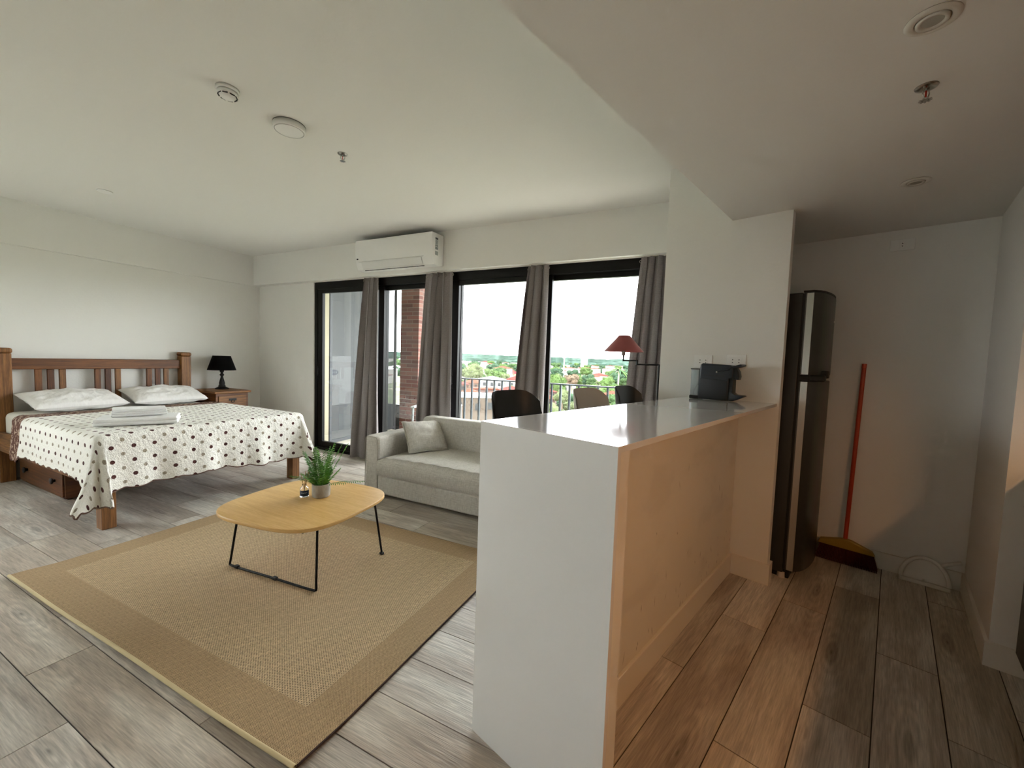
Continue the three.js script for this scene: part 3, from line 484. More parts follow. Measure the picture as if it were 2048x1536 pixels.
// ---------------------------------------------------------------- ceiling fittings
{
  const s = thing('smoke_detector', 'white smoke detector with dark slots on the ceiling', 'smoke detector', [-2.29, 2.62, -1.272]);
  part('base', lathe([[0, 0], [0.052, 0], [0.052, -0.012], [0.047, -0.016], [0, -0.016]].reverse(), 36), whitePlastic, s);
  part('body', lathe([[0, -0.016], [0.045, -0.016], [0.043, -0.03], [0.03, -0.045], [0.014, -0.05], [0, -0.05]].reverse(), 36), whitePlastic, s);
  for (let i = 0; i < 8; i++) { const t = i / 8 * Math.PI * 2; const g = bx(-0.011, 0.011, -0.005, 0.005, -0.002, 0.002); g.rotateX(-0.7); g.translate(0, -0.036, 0.0385); g.rotateY(t); part('slot', g, blackMat, s); }
  const p = thing('panel_light', 'round white surface mounted ceiling light, switched off', 'ceiling light', [-2.30, 2.62, -1.615]);
  part('housing', lathe([[0, 0], [0.086, 0], [0.086, -0.032], [0.083, -0.035], [0.074, -0.035], [0.074, -0.0335], [0, -0.0335]].reverse(), 48), whitePlastic, p);
  part('diffuser', cyl(0.0735, 0.0735, 0.002, 0, -0.0348, 0, 48), std(0xf2f2ee, 0.5), p);
  part('rim_ring', new THREE.TorusGeometry(0.0765, 0.0022, 8, 48).rotateX(Math.PI / 2).translate(0, -0.0352, 0), std(0xb9b8b2, 0.4), p);
  part('clip', merge([bx(-0.072, -0.066, -0.02, -0.012, 0.046, 0.05), bx(-0.060, -0.054, -0.02, -0.012, 0.060, 0.064)]), blackMat, p);
  part('gasket', cyl(0.0865, 0.0865, 0.004, 0, -0.002, 0, 48), std(0x555450, 0.7), p);
  const v = thing('ceiling_vent', 'small flat round white cover on the ceiling above the bed', 'ceiling cover', [-4.77, 2.62, -1.65]);
  part('plate', lathe([[0, 0], [0.05, 0], [0.05, -0.006], [0.044, -0.010], [0, -0.010]].reverse(), 36), whitePlastic, v);
  const spr = (label, pos, sc_) => {
    const o = thing('fire_sprinkler', label, 'sprinkler', pos, 0.6); o.scale.setScalar(sc_);
    part('escutcheon', lathe([[0, 0], [0.034, 0], [0.032, -0.004], [0.016, -0.009], [0, -0.009]].reverse(), 30), chrome, o);
    part('frame', merge([tube([[-0.009, -0.008, 0], [-0.014, -0.02, 0], [-0.012, -0.032, 0], [-0.003, -0.042, 0]], 0.0024, 20, 6), tube([[0.009, -0.008, 0], [0.014, -0.02, 0], [0.012, -0.032, 0], [0.003, -0.042, 0]], 0.0024, 20, 6), cyl(0.006, 0.006, 0.008, 0, -0.012, 0, 12), cyl(0.005, 0.005, 0.008, 0, -0.044, 0, 12)]), chrome, o);
    tag(part('bulb', cyl(0.0028, 0.0028, 0.024, 0, -0.028, 0, 10), std(0xb02a1e, 0.2), o), 'red glass bulb');
    const teeth = [cyl(0.010, 0.010, 0.0016, 0, -0.049, 0, 16)]; for (let i = 0; i < 9; i++) { const g = bx(0.008, 0.019, -0.0498, -0.0482, -0.0032, 0.0032); g.rotateY(i / 9 * Math.PI * 2); teeth.push(g); }
    part('deflector', merge(teeth), chrome, o);
  };
  spr('chrome fire sprinkler on the living room ceiling', [-2.285, 2.62, -1.985], 0.95); spr('chrome fire sprinkler on the low kitchen ceiling', kp(0.015, 2.20, 1.85), 0.85);
  const dl = (label, u, w) => { const o = kthing('downlight', label, 'downlight', u, 2.20, w, 'kitchen downlights');
    part('rim', lathe([[0.036, 0.0], [0.054, 0], [0.054, -0.003], [0.046, -0.007], [0.036, -0.006], [0.034, -0.002], [0.034, 0.0]].reverse(), 40), std(0xd9d6cc, 0.45), o);
    part('gimbal', lathe([[0.020, -0.001], [0.033, -0.001], [0.032, -0.009], [0.024, -0.009], [0.020, -0.001]].reverse(), 36), std(0xd2cfc5, 0.4), o); part('lamp', cyl(0.023, 0.023, 0.004, 0, -0.003, 0, 30), std(0xa9a79d, 0.35), o); };
  dl('recessed downlight on the low kitchen ceiling on the camera side of the sprinkler', 0.012, 1.51); dl('recessed downlight on the low kitchen ceiling above the fridge side of the sprinkler', 0.016, 2.73);
}
// ---------------------------------------------------------------- wall outlets
function outlet(label, u, y, w, pw, ph, mods, group) {
  const o = kthing('wall_outlet', label, 'outlet', u, y, w, group);
  part('plate', bx(-pw / 2, pw / 2, -ph / 2, ph / 2, 0, 0.008, 0.003), whitePlastic, o);
  mods.forEach(mx => { const m = part('socket', bx(mx - 0.0125, mx + 0.0125, -0.024, 0.024, 0.007, 0.0092, 0.001), whitePlastic, o); for (const s of [-1, 1]) { const t = new THREE.Shape(); t.moveTo(-0.0042, 0); t.lineTo(0.0042, 0); t.lineTo(0, s * 0.007); t.closePath(); const g = new THREE.ExtrudeGeometry(t, { depth: 0.0008, bevelEnabled: false }); g.translate(mx, s * 0.006, 0.0089); part('slot', g, blackMat, m); } });
  return o;
}
outlet('white double socket plate on the partition wall behind the coffee machine tank', -0.912, 1.325, 2.796, 0.113, 0.083, [-0.018, 0.018], 'sockets above the worktop');
outlet('white double socket plate on the partition wall above the coffee machine lever', -0.718, 1.332, 2.796, 0.112, 0.083, [-0.018, 0.018], 'sockets above the worktop');
outlet('white single socket plate high on the kitchen back wall', -0.014, 2.105, 3.60, 0.118, 0.072, [0]);
// ---------------------------------------------------------------- coffee machine
{
  const m = kthing('coffee_machine', 'dark blue capsule coffee machine on the white worktop', 'coffee machine', -0.80, 1.0905, 2.66);
  const navy = std(0x0d1826, 0.32), navy2 = std(0x09111c, 0.42);
  const ext = (pts, d, r = 0.004) => { const s = new THREE.Shape(); pts.forEach((p, i) => i ? s.lineTo(...p) : s.moveTo(...p)); s.closePath(); const g = new THREE.ExtrudeGeometry(s, { depth: d - 2 * r, bevelEnabled: true, bevelThickness: r, bevelSize: r, bevelOffset: -r, bevelSegments: 3 }); g.translate(0, 0, -d / 2 + r); return triUV(toCreasedNormals(g, 0.5)); };
  part('body', ext([[-0.072, 0.004], [0.095, 0.004], [0.095, 0.135], [0.115, 0.140], [0.118, 0.205], [0.10, 0.215], [-0.055, 0.222], [-0.066, 0.214], [-0.07, 0.19]], 0.096, 0.006), navy, m);
  part('side_panel', ext([[-0.066, 0.010], [0.09, 0.010], [0.09, 0.125], [-0.064, 0.13]], 0.101, 0.002), navy2, m);
  part('front_nozzle', ext([[0.112, 0.132], [0.142, 0.13], [0.146, 0.15], [0.14, 0.178], [0.128, 0.198], [0.112, 0.205]], 0.058, 0.005), navy2, m);
  part('column', ext([[0.092, 0.004], [0.118, 0.004], [0.116, 0.14], [0.092, 0.14]], 0.07, 0.004), navy2, m);
  part('drip_tray', ext([[0.095, 0.004], [0.125, 0.006], [0.178, 0.034], [0.172, 0.040], [0.13, 0.042], [0.112, 0.055], [0.095, 0.055]], 0.075, 0.003), navy, m);
  part('lever', merge([bar([0.03, 0.172, 0.05], [0.10, 0.19, 0.05], 0.005, 8), bar([0.03, 0.172, -0.05], [0.10, 0.19, -0.05], 0.005, 8), bx(0.095, 0.165, 0.19, 0.203, -0.055, 0.055, 0.005).applyMatrix4(new THREE.Matrix4().makeTranslation(0.095, 0.19, 0).multiply(new THREE.Matrix4().makeRotationZ(0.30)).multiply(new THREE.Matrix4().makeTranslation(-0.095, -0.19, 0)))]), navy2, m);
  tag(part('hinge_pin', (() => { const g = cyl(0.006, 0.006, 0.108, 0, 0, 0, 16); g.rotateX(Math.PI / 2); g.translate(0.03, 0.172, 0); return g; })(), chrome, m), 'chrome hinge pin');
  tag(part('water_tank', sheet(24, 2, (u, v) => { const t = u * Math.PI * 2, c = Math.cos(t), s = Math.sin(t), q = 6; const x = Math.sign(c) * Math.pow(Math.abs(c), 2 / q), z = Math.sign(s) * Math.pow(Math.abs(s), 2 / q); return [-0.098 + x * 0.025, 0.022 + v * 0.16, z * 0.046]; }, 0.002), phy(0xe3ebee, 0.06, { transmission: 0.8, thickness: 0, ior: 1.45 }), m), 'clear plastic water tank');
  part('tank_lid', bx(-0.125, -0.07, 0.182, 0.188, -0.048, 0.048, 0.003), std(0x2a2c30, 0.4), m); part('tank_base', bx(-0.125, -0.07, 0.002, 0.022, -0.047, 0.047, 0.004), navy2, m);
  part('power_cord', tube([[-0.112, 0.012, -0.03], [-0.135, 0.03, -0.06], [-0.128, 0.075, -0.085], [-0.105, 0.10, -0.10], [-0.08, 0.115, -0.108]], 0.0035, 40, 8), blackMat, m);
  const slots = []; for (const x of [-0.045, 0.02]) slots.push(bx(x, x + 0.05, 0.148, 0.152, 0.0475, 0.0487)); part('vent_slot', merge(slots), blackMat, m);
}
// ---------------------------------------------------------------- fridge
{
  const f = kthing('fridge', 'tall grey refrigerator with curved doors and black handle in the kitchen niche', 'refrigerator', -0.72, 0, 3.25);
  // local x = u + 0.72, z = -(w - 3.25)
  const side = phy(0x3d3b3a, 0.42, { metalness: 0.4 }), steel = phy(0x55524f, 0.36, { metalness: 0.75 });
  part('cabinet', bx(-0.33, 0.30, 0.035, 1.75, -0.30, 0.30, 0.008), side, f);
  const door = (y0, y1, name) => { const s = new THREE.Shape(); s.moveTo(0.305, -0.30); s.lineTo(0.345, -0.30); for (let i = 0; i <= 16; i++) { const z = lerp(-0.30, 0.30, i / 16), q = z / 0.30; s.lineTo(0.352 + 0.072 * Math.pow(Math.max(0, 1 - q * q), 0.6), z); } s.lineTo(0.345, 0.30); s.lineTo(0.305, 0.30); s.closePath(); const g = new THREE.ExtrudeGeometry(s, { depth: y1 - y0 - 0.008, bevelEnabled: true, bevelThickness: 0.004, bevelSize: 0.003, bevelOffset: -0.003, bevelSegments: 2 }); g.rotateX(Math.PI / 2); g.translate(0, y1 - 0.004, 0); return part(name, triUV(toCreasedNormals(g, 0.45)), steel, f); };
  const d1 = door(1.262, 1.748, 'freezer_door'), d2 = door(0.06, 1.225, 'fridge_door');
  for (const [d, y0, y1] of [[d1, 1.262, 1.748], [d2, 0.06, 1.225]]) tag(part('edge_trim', bx(0.318, 0.352, y0 + 0.003, y1 - 0.003, 0.300, 0.3035, 0.001), chrome, d), 'bright metal edge strip');
  part('gasket', bx(0.299, 0.312, 0.06, 1.745, -0.294, 0.3005, 0.002), std(0x19191a, 0.8), f);
  part('hinge_band', bx(0.30, 0.36, 1.228, 1.259, -0.29, 0.302, 0.003), blackMat, f);
  part('handle', merge([bx(0.352, 0.43, 1.226, 1.262, 0.20, 0.262, 0.008), bx(0.40, 0.436, 1.245, 1.29, 0.12, 0.2, 0.006)]), blackMat, d1);
  part('top_cover', (() => { const s = new THREE.Shape(); s.moveTo(0.30, -0.30); for (let i = 0; i <= 16; i++) { const z = lerp(-0.30, 0.30, i / 16), q = z / 0.30; s.lineTo(0.350 + 0.072 * Math.pow(Math.max(0, 1 - q * q), 0.6), z); } s.lineTo(0.30, 0.30); s.closePath(); const g = new THREE.ExtrudeGeometry(s, { depth: 0.01, bevelEnabled: false }); g.rotateX(Math.PI / 2); g.translate(0, 1.761, 0); return triUV(g); })(), std(0x2b2b2c, 0.5), f);
  part('indicator', (() => { const g = cyl(0.006, 0.006, 0.003, 0, 0, 0, 14); g.rotateZ(Math.PI / 2); g.translate(0.425, 1.60, -0.02); return g; })(), whitePlastic, d1);
  part('plinth', bx(-0.30, 0.33, 0.0, 0.06, -0.28, 0.28, 0.006), blackMat, f);
  for (const z of [-0.25, 0.25]) part('leveling_foot', cyl(0.02, 0.022, 0.036, 0.29, 0.018, z * 1.1, 14), std(0xcfc9c0, 0.6), f);
}
// ---------------------------------------------------------------- broom and dustpan
{
  const b = kthing('broom', 'red handled broom with yellow head leaning on the kitchen wall', 'broom', -0.158, 0, 3.515);
  part('handle', bar([-0.006, 0.15, -0.01], [0.012, 1.335, -0.068], 0.0125, 14), std(0xb3391d, 0.35), b); part('handle_tip', bar([0.0115, 1.318, -0.0672], [0.0125, 1.345, -0.0685], 0.0135, 14), std(0xc2492c, 0.4), b);
  const s = new THREE.Shape(); [[-0.145, 0.105], [-0.135, 0.128], [-0.03, 0.155], [0.0, 0.16], [0.03, 0.155], [0.13, 0.118], [0.142, 0.10]].forEach((p, i) => i ? s.lineTo(...p) : s.moveTo(...p)); s.closePath();
  const g = new THREE.ExtrudeGeometry(s, { depth: 0.03, bevelEnabled: true, bevelThickness: 0.006, bevelSize: 0.005, bevelSegments: 2 }); g.translate(0, 0, -0.015); part('head', triUV(g), std(0x9a7a22, 0.5), b);
  const br = []; for (let i = 0; i < 40; i++) for (let j = 0; j < 3; j++) { const x = lerp(-0.135, 0.135, i / 39), z = lerp(-0.014, 0.014, j / 2); br.push(bar([x, 0.11, z], [x * 1.18 + 0.005, 0.004, z * 2.2 + 0.01], 0.0032, 5)); }
  tag(part('bristles', merge(br), std(0x4a140c, 0.85), b), 'dark red bristles', undefined, undefined, 'stuff');
  const d = kthing('dustpan', 'white plastic dustpan leaning against the kitchen baseboard', 'dustpan', 0.22, 0, 3.535);
  const w = std(0xdedcd4, 0.5);
  part('pan', sheet(24, 8, (u, v) => { const a = lerp(Math.PI, 0, u), r = lerp(1, 0.0, v); return [0.105 * Math.cos(a) * r, 0.024 + 0.13 * Math.sin(a) * r, 0.012 - 0.045 * r * Math.sin(a)]; }, 0.003), w, d);
  part('rim', tube(Array.from({ length: 21 }, (_, i) => { const a = Math.PI - i / 20 * Math.PI; return [0.105 * Math.cos(a), 0.024 + 0.13 * Math.sin(a), 0.02 - 0.045 * Math.sin(a)]; }), 0.011, 60, 8), w, d);
  part('lip', bx(-0.112, 0.112, 0.0, 0.022, -0.006, 0.03, 0.004), w, d);
  part('handle', tube([[0.06, 0.125, -0.02], [0.10, 0.15, -0.028], [0.15, 0.178, -0.03]], 0.011, 30, 8), w, d);
}
// ---------------------------------------------------------------- bar stools
function stool(label, color, u, w, turn) {
  const o = kthing('bar_stool', label, 'bar stool', u, 0, w, color > 0x888888 ? undefined : 'black bar stools'); o.rotation.y += turn;   // the seat faces local +x
  const prof = new THREE.CatmullRomCurve3([[0.18, 0.755], [0.155, 0.772], [0.06, 0.762], [-0.07, 0.757], [-0.15, 0.79], [-0.18, 0.88], [-0.195, 1.0], [-0.21, 1.14]].map(p => new THREE.Vector3(p[0], p[1], 0)));
  const fn = (a, v) => { const s = a * 2 - 1, cut = 1 - 0.06 * Math.pow(Math.abs(s), 6), t = v * lerp(1, cut, smooth(0.6, 1, v)), p = prof.getPoint(clamp(t, 0, 1)), back = smooth(0.42, 0.7, v), half = lerp(lerp(0.18, 0.20, smooth(0, 0.4, v)), 0.178, back) * (1 - 0.03 * smooth(0.85, 1, v)) * (1 - 0.14 * smooth(0.12, 0, v)); const s2 = s * s; return [p.x + back * 0.085 * s2 * s2 * (1 - 0.35 * smooth(0.8, 1, v)) + back * 0.02 * s2, p.y + (1 - back) * 0.075 * s2 * s2 * smooth(0.02, 0.35, v), s * half]; };
  part('seat_shell', sheet(26, 34, fn, 0.009), phy(color, 0.42), o);
  const wd = std(0xa77c4c, 0.5); for (const [x, z] of [[1, 1], [1, -1], [-1, 1], [-1, -1]]) part('leg', bar([x * 0.10, 0.745, z * 0.10], [x * 0.155, 0.004, z * 0.155], 0.014, 12), wd, o);
  part('footrest', merge([[1, 1, 1, -1], [1, -1, -1, -1], [-1, -1, -1, 1], [-1, 1, 1, 1]].map(q => bar([q[0] * 0.14, 0.24, q[1] * 0.14], [q[2] * 0.14, 0.24, q[3] * 0.14], 0.007, 8))), blackMetal, o);
  part('seat_plate', bx(-0.11, 0.11, 0.735, 0.75, -0.11, 0.11, 0.004), blackMetal, o);
}
stool('black shell bar stool at the counter nearer the sofa', 0x06080c, -1.23, 1.50, 0);
stool('pale grey beige shell bar stool between the two black stools', 0xb9b2a8, -1.15, 2.07, 0);
stool('black shell bar stool below the red lamp shade', 0x06080c, -1.165, 2.575, 0.04);
// ---------------------------------------------------------------- red floor lamp
{
  const p = [-0.367, 0, -3.30], l = thing('floor_lamp', 'black swing arm floor lamp with a red cone shade by the curtain', 'floor lamp', p);
  part('base', lathe([[0, 0], [0.13, 0], [0.13, 0.012], [0.02, 0.022], [0, 0.022]], 36), blackMetal, l); part('pole', cyl(0.009, 0.009, 1.28, 0, 0.655, 0, 14), blackMetal, l);
  part('swing_arm', merge([bar([0, 1.291, 0], [-0.165, 1.289, 0.012], 0.0065), bar([-0.165, 1.283, 0.012], [-0.165, 1.325, 0.012], 0.008), bar([-0.165, 1.318, 0.012], [-0.268, 1.316, 0.03], 0.006), bar([-0.268, 1.310, 0.03], [-0.268, 1.365, 0.03], 0.006)]), blackMetal, l);
  part('lamp_holder', cyl(0.016, 0.014, 0.04, -0.268, 1.375, 0.03, 16), std(0x8a8078, 0.5), l);
  const sh = lathe([[0.150, 0], [0.152, 0.001], [0.042, 0.127], [0.040, 0.127], [0.150, 0]], 48); sh.translate(-0.268, 1.385, 0.03);
  tag(part('shade', sh, phy(0xa85a58, 0.8, { transmission: 0.35, thickness: 0 }), l), 'red cone lamp shade');
  part('shade_ring', merge([0, 1, 2].map(i => bar([-0.268, 1.50, 0.03], [-0.268 + 0.042 * Math.cos(i * 2.09), 1.51, 0.03 + 0.042 * Math.sin(i * 2.09)], 0.0015, 5))), blackMetal, l);
  part('bulb', new THREE.SphereGeometry(0.028, 16, 12).translate(-0.268, 1.43, 0.03), std(0xe8e4da, 0.3), l);
}
// ---------------------------------------------------------------- kitchen run beside the camera: its lamp lights the counter side
{
  const darkCab = std(0x3b322b, 0.5); const cab = kthing('base_cabinet', 'dark brown kitchen base cabinets along the right wall', 'cabinet', 0.765, 0, 1.05);
  part('body', bx(-0.285, 0.29, 0.10, 0.858, -1.69, 1.25), darkCab, cab); part('plinth', bx(-0.22, 0.29, 0, 0.10, -1.68, 1.24), std(0x777570, 0.6), cab);
  for (let i = 0; i < 5; i++) { const z0 = -1.685 + i * 0.586, d = part('door', bx(-0.303, -0.286, 0.11, 0.85, z0 + 0.003, z0 + 0.583, 0.002), darkCab, cab); part('handle', bx(-0.318, -0.303, 0.79, 0.80, z0 + 0.2, z0 + 0.38, 0.003), chrome, d); }
  tag(part(numbered('kitchen_worktop'), bx(-0.30, 0.29, 0.86, 0.90, -1.70, 1.26, 0.004), std(0x4a4745, 0.3), scene, kp(0.765, 0, 1.05), [0, -DK, 0]), 'dark grey kitchen worktop on the dark base cabinets', 'worktop');
  const up = kthing('wall_cabinet', 'dark brown wall cabinets above the kitchen worktop', 'cabinet', 0.895, 0, 1.05);
  part('body', bx(-0.145, 0.16, 1.45, 2.195, -1.60, 1.25), darkCab, up); for (let i = 0; i < 5; i++) { const z0 = -1.59 + i * 0.567; part('door', bx(-0.163, -0.146, 1.45, 2.19, z0 + 0.003, z0 + 0.564, 0.002), darkCab, up); }
  const lamp = kthing('under_cabinet_lamp', 'warm strip lamp under the kitchen wall cabinets', 'lamp', 0.83, 1.45, 1.2);
  part('housing', bx(-0.03, 0.03, -0.018, 0, -0.55, 0.55, 0.003), whitePlastic, lamp);
  part('diffuser', bx(-0.022, 0.022, -0.021, -0.0182, -0.54, 0.54), std(0xffffff, 0.5, { emissive: new THREE.Color().setRGB(1, 0.55, 0.26), emissiveIntensity: 0.6 }), lamp);
  const li = new THREE.RectAreaLight(new THREE.Color().setRGB(1, 0.47, 0.17), 4.9, 0.044, 1.08); li.position.set(0, -0.024, 0); li.rotation.x = -Math.PI / 2; li.castShadow = true; lamp.add(li);
}
// ---------------------------------------------------------------- balcony
wbox('floor_balcony', -5.9, 0.6, -0.25, -0.03, -5.66, -3.95, std(0xd6d0c0, 0.8)); wbox('ceiling_balcony', -5.9, 0.6, 2.78, 2.98, -5.9, -3.95, std(0xd2cec4, 0.9));
wbox('wall_service', -5.9, -5.72, -0.03, 2.78, -5.66, -3.95, std(0x6a665c, 0.9)); wbox('wall_service_front', -5.72, -5.36, 0.42, 2.78, -5.62, -5.54, std(0x6a665c, 0.9)); wbox('wall_service_parapet', -5.72, -4.90, -0.03, 0.42, -5.62, -5.54, std(0x39393b, 0.8));
{
  const pier = new THREE.Group(); pier.name = 'wall_brick_pier'; pier.userData.kind = 'structure'; pier.position.set(-4.675, 0, -5.68); scene.add(pier);
  part('mortar', bx(-0.194, 0.194, -0.6, 2.78, -0.194, 0.194), std(0x847c74, 0.95), pier);
  const bg = {}, bm = [0x6d4038, 0x784a40, 0x5d372f, 0x7d564c, 0x694842].map(c => std(c, 0.9));
  const bgeo = (w, d) => bg[w + ',' + d] ||= bx(-w / 2, w / 2, -0.0285, 0.0285, -d / 2, d / 2, 0);
  for (let k = -8; k < 41; k++) { const y = 0.035 + k * 0.068; if (y > 2.74) break; const a = k % 2 ? 0.12 : 0.25, put = (x0, x1, z0, z1) => part('brick', bgeo(+(x1 - x0 - 0.009).toFixed(3), +(z1 - z0 - 0.009).toFixed(3)), bm[Math.floor(rnd() * 5)], pier, [(x0 + x1) / 2, y, (z0 + z1) / 2]);
    const m = -0.2 + (k % 2 ? 0.26 : 0.14), n = -0.2 + (k % 2 ? 0.14 : 0.26);
    put(-0.2, m, 0.095, 0.2); put(m, 0.2, 0.095, 0.2); put(0.095, 0.2, -0.2, n - 0.105 * 0); if (n < 0.09) put(0.095, 0.2, n, 0.095); put(-0.2, 0.09, -0.2, -0.095); put(-0.2, -0.095, -0.09, 0.09); }
}
{
  const s = thing('mesh_screen', 'grey perforated metal screen panel on the balcony beside the brick pier', 'screen', [-4.86, 0, -4.70], R(6.1));
  const fm = std(0x4a4d50, 0.6, { metalness: 0.3 }); for (const z of [-0.755, 0.715]) part('post', bx(-0.015, 0.015, 0.0, 2.76, z, z + 0.04), fm, s); part('bottom_rail', bx(-0.015, 0.015, 0.02, 0.065, -0.715, 0.715), fm, s); part('top_rail', bx(-0.015, 0.015, 2.70, 2.76, -0.715, 0.715), fm, s);
  const al = tex(64, 64, 0.012, 0.012, (u, v) => { const d = (x, y) => Math.hypot(Math.min(Math.abs(u - x), 1 - Math.abs(u - x)), Math.min(Math.abs(v - y), 1 - Math.abs(v - y))); return grey(Math.min(d(0, 0), d(0.5, 0.5)) > 0.23 ? 1 : 0); }, false);
  const pg = bx(-0.0008, 0.0008, 0.065, 2.70, -0.715, 0.715); part('perforated_sheet', pg, std(0x4b4f52, 0.6, { alphaMap: al, alphaTest: 0.5, transparent: true }), s);
}
{
  const c = thing('condenser_unit', 'white outdoor air conditioner unit with blue oval badge behind the mesh screen', 'condenser unit', [-5.585, 0.43, -4.53]);
  part('casing', bx(-0.13, 0.13, 0.02, 0.82, -0.42, 0.42, 0.015), whitePlastic, c); for (const z of [-0.3, 0.3]) part('bracket', bx(-0.13, 0.13, -0.02, 0.02, z - 0.03, z + 0.03), fmDark(), c);
  const badge = textPlate(256, 128, (x, w, h) => { x.fillStyle = '#e8e8e4'; x.fillRect(0, 0, w, h); x.fillStyle = '#28336b'; x.beginPath(); x.ellipse(w / 2, h / 2, 120, 58, 0, 0, 7); x.fill(); x.fillStyle = '#f2f2f2'; x.font = 'italic bold 62px serif'; x.textAlign = 'center'; x.fillText('Carrier', w / 2, 84, 190); });
  const bgm = new THREE.PlaneGeometry(0.20, 0.10); bgm.rotateY(Math.PI / 2); bgm.translate(0.1312, 0.555, -0.06); tag(part('badge', bgm, std(0xffffff, 0.5, { map: badge }), c), 'blue oval badge with white lettering');
  part('grille', merge(Array.from({ length: 7 }, (_, i) => { const g = new THREE.TorusGeometry(0.04 + i * 0.03, 0.004, 6, 40); g.rotateY(Math.PI / 2); g.translate(0.132, 0.36, 0.15); return g; })), std(0xbcbcb8, 0.5), c);
}
function fmDark() { return std(0x55585a, 0.6); }
{
  const r = thing('balcony_railing', 'grey metal balcony railing with flat vertical bars', 'railing', [-1.95, -0.03, -5.58]), gm = std(0x3c444b, 0.5, { metalness: 0.3 });
  part('top_rail', bx(-2.5, 2.5, 0.975, 0.995, -0.025, 0.025), gm, r); part('bottom_rail', bx(-2.5, 2.5, 0.08, 0.10, -0.02, 0.02), gm, r);
  const bgx = bx(-0.014, 0.014, 0.10, 0.975, -0.012, 0.012); for (let i = 0; i < 37; i++) part('baluster', bgx, gm, r, [-2.46 + i * 0.1365, 0, 0]); for (const x of [-2.49, 0, 2.49]) part('post', bx(x - 0.012, x + 0.012, 0, 0.975, -0.02, 0.02), gm, r);
}
{
  const c = thing('outdoor_chair', 'grey plastic armchair on the balcony behind the wide curtain', 'chair', [-3.42, -0.03, -4.62], R(20)), gm = std(0x8d918f, 0.6);
  part('seat', bx(-0.25, 0.25, 0.40, 0.43, -0.24, 0.24, 0.012), gm, c);
  for (let i = 0; i < 5; i++) part('back_slat', bx(-0.22 + i * 0.09, -0.16 + i * 0.09, 0.43, 0.76, -0.26, -0.24, 0.006), gm, c); part('back_rail', bx(-0.26, 0.26, 0.74, 0.79, -0.27, -0.235, 0.012), gm, c);
  for (const x of [-0.27, 0.27]) { part('armrest', bx(x - 0.03, x + 0.03, 0.62, 0.645, -0.25, 0.25, 0.01), gm, c); for (const z of [-0.24, 0.22]) part('leg', bar([x, 0.63, z], [x * 1.05, 0, z * 1.12], 0.016, 10), gm, c); }
}
{ const pm = std(0xa8a49a, 0.7); for (const [z, r, l] of [[-5.05, 0.055, 'thick grey drain pipe on the service wall behind the mesh screen'], [-5.27, 0.04, 'thinner grey drain pipe beside the thick one behind the mesh screen']]) { const o = thing('drain_pipe', l, 'pipe', [-5.72 + r, -0.03, z]); part('pipe', cyl(r, r, 2.8, 0, 1.4, 0, 18), pm, o); for (const y of [0.5, 2.0]) part('bracket', cyl(r + 0.006, r + 0.006, 0.03, 0, y, 0, 18), pm, o); } }
// ---------------------------------------------------------------- the town below
const gtex = tex(512, 512, 240, 240, (u, v) => { const n = fbm(u * 12, v * 12, 12, 12, 161, 4), m = fbm(u * 40, v * 40, 40, 40, 167, 2); return mix3(mix3(rgb(0x485240), rgb(0x5c6048), m), rgb(0x8a8474), smooth(0.52, 0.62, n)); });
{ const g = new THREE.PlaneGeometry(5200, 5200, 1, 1); g.rotateX(-Math.PI / 2); const uv = g.attributes.uv; for (let i = 0; i < uv.count; i++) uv.setXY(i, uv.getX(i) * 5200, uv.getY(i) * 5200); struct('ground', g, phy(0xffffff, 1, { map: gtex, specularIntensity: 0 }), [0, -13.5, -500]); }
function blob(r, sd, det = 3) { const g = new THREE.IcosahedronGeometry(r, det), p = g.attributes.position, v = new THREE.Vector3(); for (let i = 0; i < p.count; i++) { v.fromBufferAttribute(p, i); const n = v.clone().normalize(), k = 1 + 0.5 * (n3(n.x * 2.2 + 9, n.y * 2.2 + 9, n.z * 2.2 + 9, sd) - 0.5) + 0.45 * (n3(n.x * 7 + 20, n.y * 7 + 20, n.z * 7 + 20, sd + 5) - 0.5); v.multiplyScalar(k); p.setXYZ(i, v.x, v.y, v.z); } g.computeVertexNormals(); return g; }
const crowns = [1, 2, 3, 4].map(s => { const L = [blob(0.62, s * 11)]; for (let i = 0; i < 15; i++) { const a = i * 2.399 + s, y = rr(-0.4, 0.55), q = Math.sqrt(Math.max(0.05, 1 - Math.pow(y / 0.8, 2))) * 0.62; L.push(blob(rr(0.22, 0.36), s * 31 + i, 2).translate(Math.cos(a) * q, y, Math.sin(a) * q)); }
  const P = [], a = new THREE.Vector3(), n = new THREE.Vector3(), b = new THREE.Vector3(), c = new THREE.Vector3(); const pos = merge(L).attributes.position;
  for (let i = 0; i < 1500; i++) { const k = Math.floor(rnd() * pos.count); a.fromBufferAttribute(pos, k); n.copy(a).normalize(); a.addScaledVector(n, rr(-0.02, 0.07)); b.set(rr(-1, 1), rr(-1, 1), rr(-1, 1)).normalize(); c.set(rr(-1, 1), rr(-1, 1), rr(-1, 1)).normalize(); const q = rr(0.05, 0.10); P.push(a.x + b.x * q, a.y + b.y * q, a.z + b.z * q, a.x + c.x * q, a.y + c.y * q, a.z + c.z * q, a.x - b.x * q * 0.6 - c.x * q * 0.4, a.y - b.y * q * 0.6 - c.y * q * 0.4, a.z - b.z * q * 0.6 - c.z * q * 0.4); }
  const lg = new THREE.BufferGeometry(); lg.setAttribute('position', new THREE.Float32BufferAttribute(P, 3)); lg.computeVertexNormals(); L.push(lg); return merge(L); });
const leafM = [0x36482b, 0x42542d, 0x2f4230, 0x4c5338, 0x574a3c].map(c => phy(c, 1, { specularIntensity: 0.15 })), trunkM = std(0x6b5a48, 0.95);
